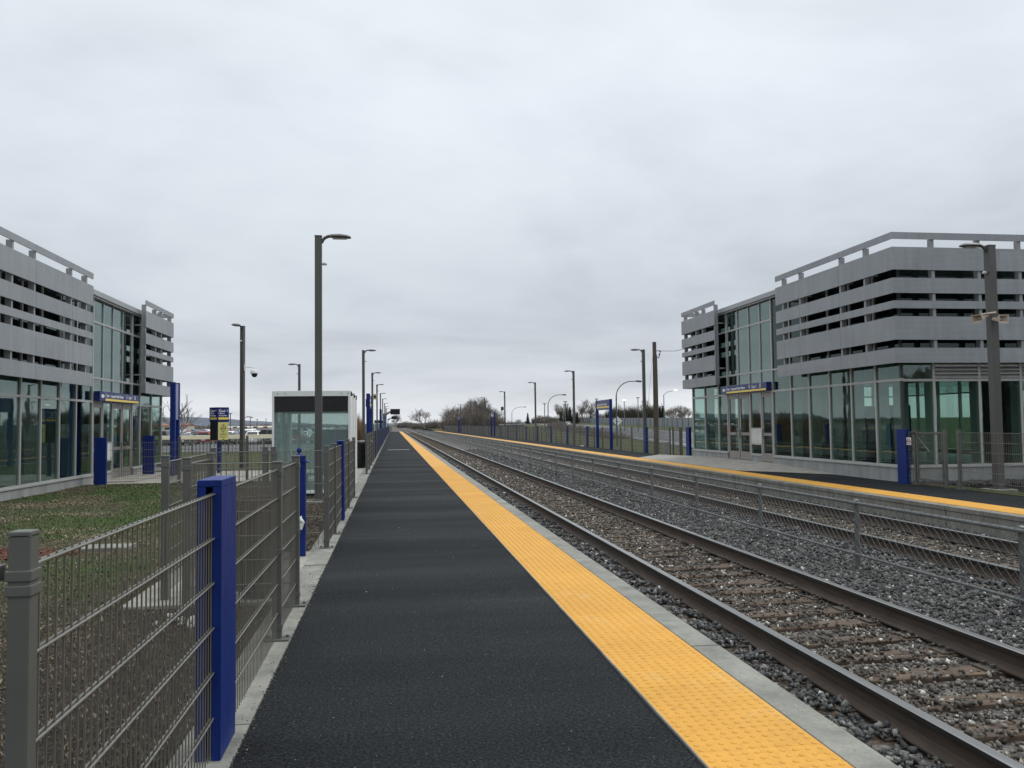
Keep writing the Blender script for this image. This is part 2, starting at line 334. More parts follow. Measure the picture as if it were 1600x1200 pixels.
# ------------------------------------------------------------------ mesh builder
class MB:
    def __init__(s): s.v = []; s.f = []; s.m = []; s.cur = 0
    def face(s, idx): s.f.append(idx); s.m.append(s.cur)
    def quad(s, a, b, c, d):
        n = len(s.v); s.v += [a, b, c, d]; s.face((n, n + 1, n + 2, n + 3)); return s
    def box(s, x0, x1, y0, y1, z0, z1, bev=0, M=None):
        x0, x1 = sorted((x0, x1)); y0, y1 = sorted((y0, y1)); z0, z1 = sorted((z0, z1))
        if bev:
            bm = bmesh.new(); bmesh.ops.create_cube(bm, size=1)
            for vv in bm.verts: vv.co = Vector(((x0 + x1) / 2 + vv.co.x * (x1 - x0), (y0 + y1) / 2 + vv.co.y * (y1 - y0), (z0 + z1) / 2 + vv.co.z * (z1 - z0)))
            bmesh.ops.bevel(bm, geom=list(bm.edges), offset=bev, segments=2, affect='EDGES', profile=.6)
            s.add_bm(bm, M); return s
        n = len(s.v)
        p = [(x, y, z) for z in (z0, z1) for y in (y0, y1) for x in (x0, x1)]
        if M is not None: p = [tuple(M @ Vector(q)) for q in p]
        s.v += p
        for q in ((0, 2, 3, 1), (4, 5, 7, 6), (0, 1, 5, 4), (2, 6, 7, 3), (0, 4, 6, 2), (1, 3, 7, 5)): s.face(tuple(n + i for i in q))
        return s
    def add_bm(s, bm, M=None):
        n = len(s.v); bm.verts.ensure_lookup_table()
        for i, vv in enumerate(bm.verts):
            vv.index = i; s.v.append(tuple(M @ vv.co) if M is not None else tuple(vv.co))
        for f in bm.faces: s.face(tuple(n + vv.index for vv in f.verts))
        bm.free(); return s
    def tube(s, pts, rad, k=8, caps=True):
        pts = [Vector(p) for p in pts]; r = rad if isinstance(rad, (list, tuple)) else [rad] * len(pts)
        n0 = len(s.v)
        for i, p in enumerate(pts):
            t = (pts[min(i + 1, len(pts) - 1)] - pts[max(i - 1, 0)])
            if t.length < 1e-9: t = Vector((0, 0, 1))
            t.normalize()
            a = t.cross(Vector((0, 0, 1)) if abs(t.z) < .95 else Vector((0, 1, 0))).normalized(); b = t.cross(a)
            for j in range(k):
                an = 2 * PI * (j + .5) / k
                s.v.append(tuple(p + (a * math.cos(an) + b * math.sin(an)) * r[i]))
        for i in range(len(pts) - 1):
            for j in range(k):
                A = n0 + i * k + j; Bq = n0 + i * k + (j + 1) % k
                s.face((A, A + k, Bq + k, Bq))
        if caps:
            s.face(tuple(n0 + j for j in range(k))); e = n0 + (len(pts) - 1) * k
            s.face(tuple(e + j for j in reversed(range(k))))
        return s
    def prism(s, poly, fn, a, b):   # poly of 2D points, fn(p,q,t)->xyz
        n = len(s.v); k = len(poly)
        s.v += [fn(p, q, a) for p, q in poly] + [fn(p, q, b) for p, q in poly]
        for j in range(k): s.face((n + j, n + (j + 1) % k, n + k + (j + 1) % k, n + k + j))
        s.face(tuple(n + j for j in reversed(range(k)))); s.face(tuple(n + k + j for j in range(k)))
        return s
    def lathe(s, prof, c=(0, 0, 0), k=16, M=None):  # prof list (r,z)
        n = len(s.v)
        for r, z in prof:
            for j in range(k):
                q = Vector((c[0] + r * math.cos(2 * PI * j / k), c[1] + r * math.sin(2 * PI * j / k), c[2] + z))
                s.v.append(tuple(M @ q) if M is not None else tuple(q))
        for i in range(len(prof) - 1):
            for j in range(k): s.face((n + i * k + j, n + i * k + (j + 1) % k, n + (i + 1) * k + (j + 1) % k, n + (i + 1) * k + j))
        s.face(tuple(n + j for j in reversed(range(k)))); e = n + (len(prof) - 1) * k; s.face(tuple(e + j for j in range(k)))
        return s
    def mesh(s, name, mats, smooth=False):
        me = bpy.data.meshes.new(name); me.from_pydata([tuple(p) for p in s.v], [], s.f)
        for m in (mats if isinstance(mats, (list, tuple)) else [mats]): me.materials.append(m)
        if any(s.m): me.polygons.foreach_set('material_index', s.m)
        bm = bmesh.new(); bm.from_mesh(me); bmesh.ops.recalc_face_normals(bm, faces=bm.faces); bm.to_mesh(me); bm.free()
        if smooth:
            me.polygons.foreach_set('use_smooth', [True] * len(me.polygons))
            try: me.set_sharp_from_angle(angle=R(40))
            except Exception: pass
        me.update(); return me
    def build(s, name, mats, parent=None, smooth=False, loc=None):
        o = bpy.data.objects.new(name, s.mesh(name, mats, smooth)); COL.objects.link(o)
        if parent is not None: o.parent = parent
        if loc: o.location = loc
        return o
def link_mesh(name, me, parent=None, loc=(0, 0, 0), rz=0):
    o = bpy.data.objects.new(name, me); COL.objects.link(o); o.location = loc; o.rotation_euler = (0, 0, rz)
    if parent is not None: o.parent = parent
    return o
def tag(o, label, cat, group=None, kind=None):
    if label: o['label'] = label
    if cat: o['category'] = cat
    if group: o['group'] = group
    if kind: o['kind'] = kind
    return o
def thing(name, label, cat, loc=(0, 0, 0), rz=0, group=None):
    o = bpy.data.objects.new(name, None); COL.objects.link(o); o.empty_display_size = .1
    o.location = loc; o.rotation_euler = (0, 0, rz)
    return tag(o, label, cat, group)
def struct(o): o['kind'] = 'structure'; return o
def dup(o, loc=None, rz=None, label=None, parent=None, scale=None):
    c = o.copy(); COL.objects.link(c)
    if parent is not None: c.parent = parent
    if loc is not None: c.location = loc
    if rz is not None: c.rotation_euler = (0, 0, rz)
    if scale is not None: c.scale = scale
    if label: c['label'] = label
    for ch in list(o.children): dup(ch, parent=c)
    return c
def text(s, size, loc, rot, mat, parent, name='lettering', align='LEFT', sx=1.0, ext=.003):
    cu = bpy.data.curves.new('t', 'FONT'); cu.body = s; cu.size = size; cu.align_x = align; cu.extrude = ext
    cu.resolution_u = 3
    o = bpy.data.objects.new('t', cu); COL.objects.link(o)
    dg = bpy.context.evaluated_depsgraph_get()
    me = bpy.data.meshes.new_from_object(o.evaluated_get(dg)); bpy.data.objects.remove(o)
    me.materials.clear(); me.materials.append(mat)
    t = bpy.data.objects.new(name, me); COL.objects.link(t); t.location = loc; t.rotation_euler = rot; t.scale = (sx, 1, 1)
    if parent is not None: t.parent = parent
    return t
def np_mesh(name, V, F, mat, tone=None, smooth=False):
    me = bpy.data.meshes.new(name); V = np.asarray(V, np.float32); F = np.asarray(F, np.int32); k = F.shape[1]
    me.vertices.add(len(V)); me.vertices.foreach_set('co', V.ravel())
    me.loops.add(F.size); me.loops.foreach_set('vertex_index', F.ravel())
    me.polygons.add(len(F)); me.polygons.foreach_set('loop_start', np.arange(0, F.size, k, dtype=np.int32))
    me.polygons.foreach_set('loop_total', np.full(len(F), k, np.int32))
    me.materials.append(mat)
    if tone is not None:
        a = me.attributes.new('tone', 'FLOAT', 'POINT'); a.data.foreach_set('value', np.asarray(tone, np.float32))
    me.update(calc_edges=True); me.validate()
    o = bpy.data.objects.new(name, me); COL.objects.link(o); return o
def grid(name, xs, ys, h, mat):
    X, Y = np.meshgrid(xs, ys); Z = h(X, Y); n, m = len(ys), len(xs)
    V = np.stack([X, Y, Z], -1).reshape(-1, 3)
    i = np.arange(n * m).reshape(n, m)
    F = np.stack([i[:-1, :-1], i[:-1, 1:], i[1:, 1:], i[1:, :-1]], -1).reshape(-1, 4)
    o = np_mesh(name, V, F, mat); o.data.polygons.foreach_set('use_smooth', [True] * len(F)); return struct(o)
def sstep(a, b, x): t = np.clip((x - a) / (b - a), 0, 1); return t * t * (3 - 2 * t)
NTH = ['nearest', 'second nearest', 'third', 'fourth', 'fifth', 'sixth', 'seventh', 'eighth', 'ninth', 'tenth', 'eleventh', 'twelfth', 'thirteenth', 'fourteenth']

# ------------------------------------------------------------------ setting: terrain, platforms, tracks
RA = R(7.2); RD = np.array([math.sin(RA), math.cos(RA)]); RP = np.array([math.cos(RA), -math.sin(RA)])
R0 = np.array([30.87, 82.8]); RG = .00657
def road_sw(x, y): return (x - R0[0]) * RD[0] + (y - R0[1]) * RD[1], (x - R0[0]) * RP[0] + (y - R0[1]) * RP[1]
def road_z(s): return -1.0 + RG * np.clip(s, -140, 420) 
def road_pt(s, w, dz=0): return (R0[0] + RD[0] * s + RP[0] * w, R0[1] + RD[1] * s + RP[1] * w, float(road_z(s)) + dz)
def hleft(x, y):
    z = -.05 - .75 * sstep(46, 74, y) * sstep(-2.2, -4.5, x)
    return z + .015 * np.sin(x * 1.3 + y * .7) * (x < -1.6)
def hright(x, y):
    s, w = road_sw(x, y); zr = road_z(s)
    near = 12.9
    wn = (near - R0[0]) * RP[0] + (y - R0[1]) * RP[1]
    t = np.clip((w - wn) / np.maximum(.5, (-2.0 - wn)), 0, 1); t = t * t * (3 - 2 * t)
    z = (-.10) * (1 - t) + (zr - .06) * t
    return np.where(w > 17, zr - .06 + .35 * sstep(17, 21, w), z)
xsL = np.concatenate([np.linspace(-400, -60, 12), np.linspace(-50, -8, 22), np.linspace(-7, -.96, 22)])
ysL = np.concatenate([np.linspace(-30, 0, 5), np.linspace(1, 30, 60), np.linspace(32, 90, 30), np.linspace(100, 900, 20)])
grid('lawn', xsL, ysL, hleft, GROUND)
xsR = np.concatenate([np.linspace(12.12, 16, 8), np.linspace(17, 70, 54), np.linspace(75, 400, 30)])
ysR = np.concatenate([np.linspace(-30, 10, 6), np.linspace(12, 60, 25), np.linspace(63, 250, 60), np.linspace(260, 900, 25)])
grid('verge', xsR, ysR, hright, GROUND)
b = MB(); b.quad((-12000, -2000, -1.6), (12000, -2000, -1.6), (12000, 14000, -1.6), (-12000, 14000, -1.6)); struct(b.build('ground', GROUND))
# ballast bed
def hb(x, y): 
    return -.402 + .012 * np.clip((np.abs(np.abs(x - 5.725) - 1.955) - .72) / .15, 0, 1) + .012 * np.sin(x * 7 + y * 3.1) * np.sin(y * 5.3 - x * 2) + .02 * np.cos((x - 5.7) * 1.6)
grid('ballast_bed', np.linspace(2.0, 9.5, 61), np.concatenate([np.linspace(-4, 30, 280), np.linspace(31, 190, 160)]), hb, BED)
def hb2(x, y): return -.44 - .5 * sstep(9.2, 13, x) - .5 * sstep(2.2, -2, x) + 0 * y
grid('far_trackbed', np.linspace(-2.5, 13.5, 33), np.concatenate([[189.9], np.linspace(196, 900, 60)]), hb2, BED)

PEND = 187.0
# left platform: body, asphalt, tactile strip, kerb blocks, fence kerb
b = MB(); b.box(-1.02, 2.11, -6, PEND, -.7, -.03); struct(b.build('platform', CONCW))
ysp = np.concatenate([np.linspace(-6, 40, 140), np.linspace(41, PEND - .1, 120)])
grid('platform_surface', np.linspace(-.715, 1.335, 12), ysp, lambda x, y: .002 * np.sin(y * 1.9) * np.sin(y * .63 + x * .4) + .002 * np.sin(x * 4 + y) , ASPH)
b = MB()
y = -5.6
while y < PEND - 1:
    b.box(1.962, 2.15, y, y + 3.645, -.6, .006, bev=.008 if y < 40 else 0); y += 3.66
struct(b.build('platform_edge', CONC))
b = MB(); y = -5.2; i = 0
while y < PEND - 1:
    w = .24 if 2 < y < 60 else .22
    b.box(-.955, -.715 + random.uniform(-.006, .006), y, y + 2.39, -.4, .008 + random.uniform(-.004, .004), bev=.01 if y < 30 else 0); y += 2.4
struct(b.build('fence_kerb', CONC))
b = MB(); b.box(1.331, 1.3395, -5, PEND - 1, -.02, .0135); struct(b.build('joint_strip', CONC))
# tactile strips with raised domes
def tactile_strip(x0, x1, ya, yb, name, domes):
    b = MB(); y = ya
    while y < yb - .1:
        y2 = min(y + .91, yb); b.box(x0, x1, y, y2 + (.0035 if y < 50 else .005), -.05, .012); y += .915
    if domes:
        n = 10; xs = np.linspace(x0 + .032, x1 - .032, n); prof = [(.0145, 0), (.0125, .0026), (.0075, .0042)]
        y = domes[0]
        while y < domes[1]:
            for x in xs:
                k = 8; base = len(b.v)
                for r, z in prof:
                    for j in range(k): b.v.append((x + r * math.cos(2 * PI * j / k), y + r * math.sin(2 * PI * j / k), .0122 + z))
                for q in range(2):
                    for j in range(k): b.face((base + q * k + j, base + q * k + (j + 1) % k, base + (q + 1) * k + (j + 1) % k, base + (q + 1) * k + j))
                b.face(tuple(base + 2 * k + j for j in range(k)))
            y += .061
    me_ = b.build(name, TACT); return struct(me_)
tactile_strip(1.34, 1.945, -5.5, PEND - .5, 'tactile_paving', (2.2, 30))
tactile_strip(9.555, 10.165, -6, 200, 'tactile_paving', None)
# right platform
b = MB(); b.box(9.39, 12.2, -6, 205, -.8, -.03); struct(b.build('platform', CONCW))
b = MB(); y = -5.2
while y < 204: b.box(9.35, 9.555, y, y + 3.64, -.07, .005, bev=.006 if y < 40 else 0); b.box(9.365, 9.5, y + .004, y + 3.636, -.75, -.075); y += 3.66
struct(b.build('platform_edge', CONCW))
grid('platform_surface', np.linspace(10.16, 12.13, 8), ysp * (200 / PEND), lambda x, y: .004 * np.sin(y * 1.4) * np.sin(x * 3), ASPH)
b = MB(); b.box(-.33, .97, 50.2, 50.5, 0, .016, bev=.003); struct(b.build('joint_plate', ALU))
# apron ramps at the doors
b = MB()
b.v += [(10.25, 24.0, .006), (10.25, 34.0, .006), (11.99, 36.5, .012), (11.99, 30.2, .155), (11.99, 24.9, .155), (11.99, 21.0, .012), (11.99, 36.5, -.1), (11.99, 21, -.1)]
for f in ((0, 4, 3, 1), (1, 3, 2), (0, 5, 4)): b.face(f)
struct(b.build('entrance_apron', APRON))
b = MB(); b.box(12.2, 12.45, 25.0, 28.6, -.3, .15); b.box(12.0, 12.2, 25.0, 28.6, -.3, .153); struct(b.build('doorstep', APRON))
b = MB(); b.box(-8.44, -.96, 24.3, 30.2, -.4, -.035); b.box(-8.43, -7.3, 25.0, 28.6, -.3, -.01); struct(b.build('entrance_path', APRON))
b = MB(); b.box(-2.3, -.96, 7.5, 10.35, -.3, -.012, bev=.01); struct(b.build('gateway_pad', APRON))
# rails and sleepers
prof = [(-.07, -.172), (.07, -.172), (.07, -.16), (.02, -.145), (.0085, -.12), (.0085, -.045), (.034, -.036), (.0355, -.006), (.028, 0), (-.028, 0), (-.0355, -.006), (-.034, -.036), (-.0085, -.045), (-.0085, -.12), (-.02, -.145), (-.07, -.16)]
def rail(x, parent, name='rail'):
    b = MB(); ys = [-3] + list(np.arange(8.9, 620, 11.9)) ; k = len(prof)
    for a, c in ((-3, 8.895), (8.9, 32.695), (32.7, 900)):
        n = len(b.v)
        b.v += [(x + p, a, -.2 + q) for p, q in prof] + [(x + p, c, -.2 + q) for p, q in prof]
        for j in range(k):
            b.cur = 0 if j in (8, 9) else (1 if j in (6, 7, 10, 11) else 2)
            b.face((n + j, n + (j + 1) % k, n + k + (j + 1) % k, n + k + j))
        b.cur = 2; b.face(tuple(n + j for j in reversed(range(k)))); b.face(tuple(n + k + j for j in range(k)))
    return b.build(name, [RAILTOP, RAILSIDE, RAILFOOT], parent)
SLEEPERS = {}
def track(xc, label, y0):
    t = thing('railway_track', label, 'railway track', (0, 0, 0))
    for sx in (-.7525, .7525): rail(xc + sx, t)
    pb = MB(); pb.box(-.175, .175, -.09, .09, 0, .014, bev=.004)
    for px in (-.1, .1):
        for py in (-.05, .05):
            pb.box(px - .012, px + .012, py - .012, py + .012, .014, .03); pb.box(px - .02 * (1 if px > 0 else -1) * 0 - .018, px + .018, py - .016, py + .016, .03, .042)
    pm = pb.mesh('tie_plate', PLATE)
    y = y0; far = MB(); n = 0; lst = []
    while y < 190:
        yy = y + random.uniform(-.03, .03); hw = random.uniform(.105, .125)
        if n < 100:
            sb = MB(); sb.box(-1.3, 1.3, -hw, hw, -.17, 0, bev=.012)
            for v_i, p in enumerate(sb.v): sb.v[v_i] = (p[0], p[1] + .006 * math.sin(p[0] * 7 + y), p[2] + .004 * math.sin(p[0] * 11 + y * 3))
            s = sb.build('sleeper', SLEEP, t, loc=(xc, yy, -.388 + random.uniform(-.006, .006))); s.rotation_euler = (0, 0, random.uniform(-.015, .015))
            for sx in (-.7525, .7525): link_mesh('tie_plate', pm, s, (sx, 0, .002))
        else: far.box(xc - 1.3, xc + 1.3, yy - hw, yy + hw, -.55, -.39)
        lst.append(yy); y += .52; n += 1
    o = far.build('far_sleepers', SLEEP, t); o['kind'] = 'stuff'
    SLEEPERS[xc] = np.array(lst); return t
track(3.77, 'railway track with polished rails beside the near yellow platform edge', 2.6)
track(7.68, 'railway track between the chain-link fence and the far concrete platform', 5.0)

# ballast stones
ico_v = []; ph = (1 + 5 ** .5) / 2
for a in (-1, 1):
    for c in (-ph, ph): ico_v += [(0, a, c), (a, c, 0), (c, 0, a)]
ico_v = np.array(ico_v, float); ico_v /= np.linalg.norm(ico_v[0])
bm = bmesh.new()
for v in ico_v: bm.verts.new(v)
bmesh.ops.convex_hull(bm, input=list(bm.verts)); bm.verts.index_update(); ico_f = np.array([[v.index for v in f.verts] for f in bm.faces]); ico_v = np.array([v.co[:] for v in bm.verts]); bm.free()
PROTO = []
for k in range(24):
    bm = bmesh.new(); pts = rng.normal(size=(10, 3)); pts /= np.linalg.norm(pts, axis=1, keepdims=True); pts *= rng.uniform(.75, 1.15, (10, 1)) * np.array([[1, rng.uniform(.65, 1), rng.uniform(.5, .9)]])
    vs = [bm.verts.new(v) for v in pts]; r_ = bmesh.ops.convex_hull(bm, input=vs)
    bmesh.ops.delete(bm, geom=[v for v in bm.verts if not v.link_faces], context='VERTS'); bm.verts.index_update()
    PROTO.append((np.array([v.co[:] for v in bm.verts]), np.array([[v.index for v in f.verts] for f in bm.faces]))); bm.free()
def rocks(name, P, size, tone, mat=None):
    pid = rng.integers(0, len(PROTO), len(P)); VV, FF, TT = [], [], []; off = 0
    for k, (pv, pf) in enumerate(PROTO):
        m_ = pid == k; n = int(m_.sum())
        if not n: continue
        q = rng.normal(size=(n, 4)); q[:, 3] *= 2; q /= np.linalg.norm(q, axis=1, keepdims=True); w, x, y, z = q.T
        Rm = np.stack([1 - 2 * (y * y + z * z), 2 * (x * y - w * z), 2 * (x * z + w * y), 2 * (x * y + w * z), 1 - 2 * (x * x + z * z), 2 * (y * z - w * x), 2 * (x * z - w * y), 2 * (y * z + w * x), 1 - 2 * (x * x + y * y)], -1).reshape(n, 3, 3)
        V = np.einsum('nij,kj->nki', Rm, pv) * size[m_][:, None, None] * 1.12 + P[m_][:, None, :]; c = len(pv)
        VV.append(V.reshape(-1, 3)); FF.append((pf[None] + (np.arange(n) * c)[:, None, None]).reshape(-1, 3) + off); TT.append(np.repeat(tone[m_], c)); off += n * c
    o = np_mesh(name, np.concatenate(VV), np.concatenate(FF), mat or ROCK, np.concatenate(TT)); o['kind'] = 'stuff'; return o
def scatter(y0, y1, dens, s0, s1, x0=2.17, x1=9.33):
    n = int((x1 - x0) * (y1 - y0) * dens)
    x = rng.uniform(x0, x1, n); y = rng.uniform(y0, y1, n); z = hb(x, y) + rng.uniform(-.012, .022, n)
    keep = np.ones(n, bool)
    for xc in (3.77, 7.68):
        for sx in (-.7525, .7525): keep &= np.abs(x - xc - sx) > .085
        sy = SLEEPERS[xc]; i = np.clip(np.searchsorted(sy, y), 1, len(sy) - 1); d = np.minimum(np.abs(y - sy[i]), np.abs(y - sy[i - 1]))
        inside = (np.abs(x - xc) < 1.2)
        pat = .5 + .5 * np.sin(x * 2.1 + y * 1.7) * np.sin(y * 2.9 - x * 1.3)
        prob = np.where(np.abs(x - xc) < .75, .12 + .5 * pat + .75 * np.clip((xc - x + .15) / .5, 0, 1), 1.0); prob = np.where((x - xc > .45) & (x - xc < .95), prob * .3, prob)
        keep &= ~(inside & (d < .1) & (rng.random(n) > prob))
        on = inside & (d < .12); z = np.where(on, z + .036, z)
    x, y, z = x[keep], y[keep], z[keep]; n = len(x)
    size = rng.uniform(s0, s1, n) * np.where(rng.random(n) < .1, 1.35, 1)
    mid = (np.abs(x - 3.77) < .7) | (np.abs(x - 7.68) < .7)
    size = np.where(mid, size * .78, size)
    tone = np.clip(rng.beta(.9, 1.9, n) * 1.0 + np.where(mid, .12, -.03) + (rng.random(n) < .035) * .4, 0, 1)
    return np.stack([x, y, z], -1), size, tone, mid
for a in ((1.6, 9, 820, .014, .033), (9, 18, 620, .016, .035), (18, 34, 260, .024, .045), (34, 60, 80, .03, .06)):
    P, S, T, Mi = scatter(*a); rocks('ballast_stones', P[~Mi], S[~Mi], T[~Mi]); rocks('ballast_stones', P[Mi], S[Mi], T[Mi], ROCKB)
n = 2600; yy = 1.5 + rng.random(n) ** 1.6 * 30; P = np.stack([np.where(rng.random(n) < .6, -.715 + np.abs(rng.normal(0, .02, n)) * np.sign(rng.normal(size=n)), rng.uniform(-.95, -.72, n)), yy, np.full(n, .006)], -1)
rocks('grit', P, rng.uniform(.002, .007, n), rng.beta(1.2, 2, n))
n = 260; P = np.stack([rng.uniform(-.6, 1.3, n), 2 + rng.random(n) ** 1.5 * 22, np.full(n, .006)], -1)
rocks('grit', P, rng.uniform(.002, .006, n), rng.beta(1.5, 1.2, n))
n = 700; P = np.stack([rng.uniform(1.946, 1.961, n), 2 + rng.random(n) ** 1.4 * 25, np.full(n, -.004)], -1)
rocks('grit', P, rng.uniform(.004, .009, n), rng.beta(1.2, 2.4, n))
# dark gravel strip at the foot of the right building
b = MB(); b.box(11.8, 12.3, -6, 18.15, -.2, .012); struct(b.build('gravel_verge', GROUND))
n = 1500; x = rng.uniform(11.9, 16, n); P = np.stack([x, rng.uniform(17.55, 18.15, n), np.full(n, -.05) + rng.uniform(-.02, .05, n)], -1)
rocks('gravel_strip', P, rng.uniform(.03, .06, n), rng.uniform(0, .35, n))

# litter straw and grass blades on the left
def blades(name, x, y, ln, flat, mat, z0=None, w=.004):
    n = len(x); z = hleft(x, y) if z0 is None else z0
    az = rng.uniform(0, 2 * PI, n); el = rng.uniform(0, .35, n) if flat else rng.uniform(.5, 1.4, n)
    d = np.stack([np.cos(az) * np.cos(el), np.sin(az) * np.cos(el), np.sin(el)], -1) * ln[:, None]
    sd = np.stack([-np.sin(az), np.cos(az), np.zeros(n)], -1) * (w if np.isscalar(w) else w[:, None])
    p = np.stack([x, y, z + .004], -1)
    mid = p + d * .55 + np.array([0, 0, .01]) ; tip = p + d * np.array([1, 1, .75 if not flat else 1])
    V = np.stack([p - sd, p + sd, mid + sd * .8, mid - sd * .8, tip], 1)
    i = (np.arange(n) * 5)[:, None]
    F = np.concatenate([i + np.array([[0, 1, 2]]), i + np.array([[0, 2, 3]]), i + np.array([[3, 2, 4]])])
    o = np_mesh(name, V.reshape(-1, 3), F, mat, np.repeat(np.clip(rng.beta(1.5, 2.2, n), 0, 1), 5)); o['kind'] = 'stuff'; return o
n = 42000; x = -.98 - rng.random(n) ** 1.2 * 4.5; y = rng.uniform(.8, 9.5, n)
blades('straw_litter', x, y, rng.uniform(.012, .05, n), True, STRAW, w=.0028)
n = 6000; x = rng.uniform(-2.6, -.98, n); y = rng.uniform(10.45, 18.5, n)
blades('straw_litter', x, y, rng.uniform(.03, .09, n), True, STRAW, w=.006)
n = 52000; x = -.98 - rng.random(n) * 8.0; y = 4 + rng.random(n) ** .9 * 20
g = np.sin(x * 1.1 + y * .35) + np.sin(y * .8 - x * .5) + .7 * np.sin(x * 3.1 + 1.3 * y) + rng.normal(0, .45, n)
k = (g > -.3) & ~((x > -2.7)) & ~((x < -8.3) & (y > 17.7)) & (y + .5 * np.sin(x * 2) > 8.2)
blades('grass', x[k], y[k], rng.uniform(.02, .045, k.sum()), False, GRASSB, w=.006)
k2 = (~k) & (y > 5) & (x < -2.2) & ~((x < -8.3) & (y > 17.7)); blades('dry_grass', x[k2], y[k2], rng.uniform(.03, .08, k2.sum()), True, STRAW, w=.007)
cx_ = rng.uniform(-7.6, -2.6, 34); cy_ = rng.uniform(9.5, 22.5, 34); n = 170
x = (cx_[:, None] + rng.normal(0, .28, (34, n))).ravel(); y = (cy_[:, None] + rng.normal(0, .2, (34, n))).ravel(); q = x < -1.2
blades('dry_grass', x[q], y[q], rng.uniform(.03, .09, q.sum()), True, bladem('tan_thatch', (.09, .075, .045), (.3, .25, .16)), w=.008)
n = 5000; x = rng.uniform(-8.4, -2.2, n); y = np.where(rng.random(n) < .5, rng.uniform(22.6, 24.2, n), rng.uniform(17.8, 24, n)); q = (y > 22.5) | (x < -7.4)
blades('straw_litter', x[q], y[q], rng.uniform(.03, .07, q.sum()), True, STRAW, w=.012)
# mulch bed
n = 2500; a = rng.uniform(0, 2 * PI, n); rr = np.sqrt(rng.random(n)); MUL = bladem('red_mulch', (.05, .02, .012), (.16, .06, .035))
o = blades('mulch_bed', -5.5 + rr * np.cos(a) * 1.7, 11.0 + rr * np.sin(a) * .55, rng.uniform(.03, .07, n), True, MUL, w=.02)
b = MB(); b.box(-4.05, -3.35, 11.2, 11.6, -.2, -.01, bev=.012); tag(b.build('utility_slab', CONC), 'small flat concrete slab lying in the lawn behind the near fence', 'slab')

# parking lot, road
b = MB(); b.quad((-190, 80, -.77), (-4.5, 80, -.77), (-4.5, 640, -.77), (-190, 640, -.77)); struct(b.build('parking_lot', LOTM))
def strip(name, w0, w1, dz, mat, s0=-110, s1=720, step=30):
    b = MB(); S = np.arange(s0, s1 + 1, step)
    for s in S: b.v += [road_pt(s, w0, dz), road_pt(s, w1, dz)]
    for i in range(len(S) - 1): b.face((2 * i, 2 * i + 1, 2 * i + 3, 2 * i + 2))
    return b.build(name, mat)
struct(strip('road', -1.8, 16.8, 0, ROADM))
LINE = basic('road_paint', (0.62, 0.62, 0.6), .6, 0, .12, .7, 'World')
def lines(name, specs):
    b = MB()
    for w, dash in specs:
        if dash:
            s = -70
            while s < 420:
                for q in range(1):
                    p = [road_pt(s, w - .07, .006), road_pt(s, w + .07, .006), road_pt(s + 3, w + .07, .006), road_pt(s + 3, w - .07, .006)]; b.quad(*p)
                s += 9
        else:
            S = list(range(-110, 720, 30))
            for a in S: b.quad(road_pt(a, w - .08, .006), road_pt(a, w + .08, .006), road_pt(a + 30, w + .08, .006), road_pt(a + 30, w - .08, .006))
    return struct(b.build(name, LINE))
lines('road_markings', [(0, 0), (3.65, 1), (7.3, 1), (11, 1), (14.7, 0)])

# ------------------------------------------------------------------ wire fences
_pan = {}
def panel_mesh(Ln, H=1.2):
    key = (round(Ln, 2), H)
    if key in _pan: return _pan[key]
    b = MB(); n = max(2, int(round(Ln / .05)))
    def rod(a, c, r):
        a = Vector(a); c = Vector(c); t = (c - a).normalized(); u = Vector((0, 1, 0)); w = t.cross(u)
        k = len(b.v)
        for p in (a, c):
            for s1, s2 in ((1, 1), (1, -1), (-1, -1), (-1, 1)): b.v.append(tuple(p + u * r * s1 + w * r * s2))
        for j in range(4): b.face((k + j, k + (j + 1) % 4, k + 4 + (j + 1) % 4, k + 4 + j))
        b.face((k, k + 3, k + 2, k + 1)); b.face((k + 4, k + 5, k + 6, k + 7))
    for i in range(n + 1): rod((Ln * i / n, 0, .03), (Ln * i / n, 0, H + (.004)), .0024)
    z = H - .004
    while z > .02:
        for dy in (-.0072, .0072): b.tube([(0, dy, z), (Ln, dy, z)], .0043, 8, False)
        z -= .2
    _pan[key] = b.mesh('mesh_panel', WIRE, True); return _pan[key]
def post_mesh(w=.062, h=1.25, plate=True, collars=(), ov=.003):
    b = MB(); b.box(-w / 2, w / 2, -w / 2, w / 2, -.05, h, bev=.006)
    b.box(-w / 2 - ov, w / 2 + ov, -w / 2 - ov, w / 2 + ov, h - .012, h + .004, bev=.004)
    if plate:
        b.box(-.085, .085, -.06, .06, .008, .02, bev=.003)
        for sx in (-.068, .068): b.lathe([(.011, .02), (.011, .034), (.006, .036)], (sx, .02, 0), 6)
    for z in collars:
        b.box(-w / 2 - .004, w / 2 + .004, -w / 2 - .004, w / 2 + .004, z - .022 + (.006 if ov == 0 else 0), z + (.008 if ov == 0 else .02), bev=.003)
        b.box(w / 2 * 0 - .012, .012, w / 2, w / 2 + .045, z - .018, z + .012)
    return b.mesh('post', GREY)
POST = post_mesh(collars=(1.17, .62, .1)); POSTP = post_mesh(plate=False, collars=(1.17,))
NEARPOST = post_mesh(.047, 1.275, True, (1.187, 1.155), 0)
def blue_cover_mesh():
    b = MB(); w, d = .054, .175
    poly = [(-w, -d), (-.016, -d), (-.016, -.08), (.016, -.08), (.016, -d), (w, -d), (w, d), (.016, d), (.016, .08), (-.016, .08), (-.016, d), (-w, d)]
    b.prism(poly, lambda p, q, t: (p, q, t), -.01, 1.228)
    b.box(-w, w, -d, d, 1.228, 1.26, bev=.004)
    return b.mesh('blue_post_cover', BLUE)
BLUEC = blue_cover_mesh()
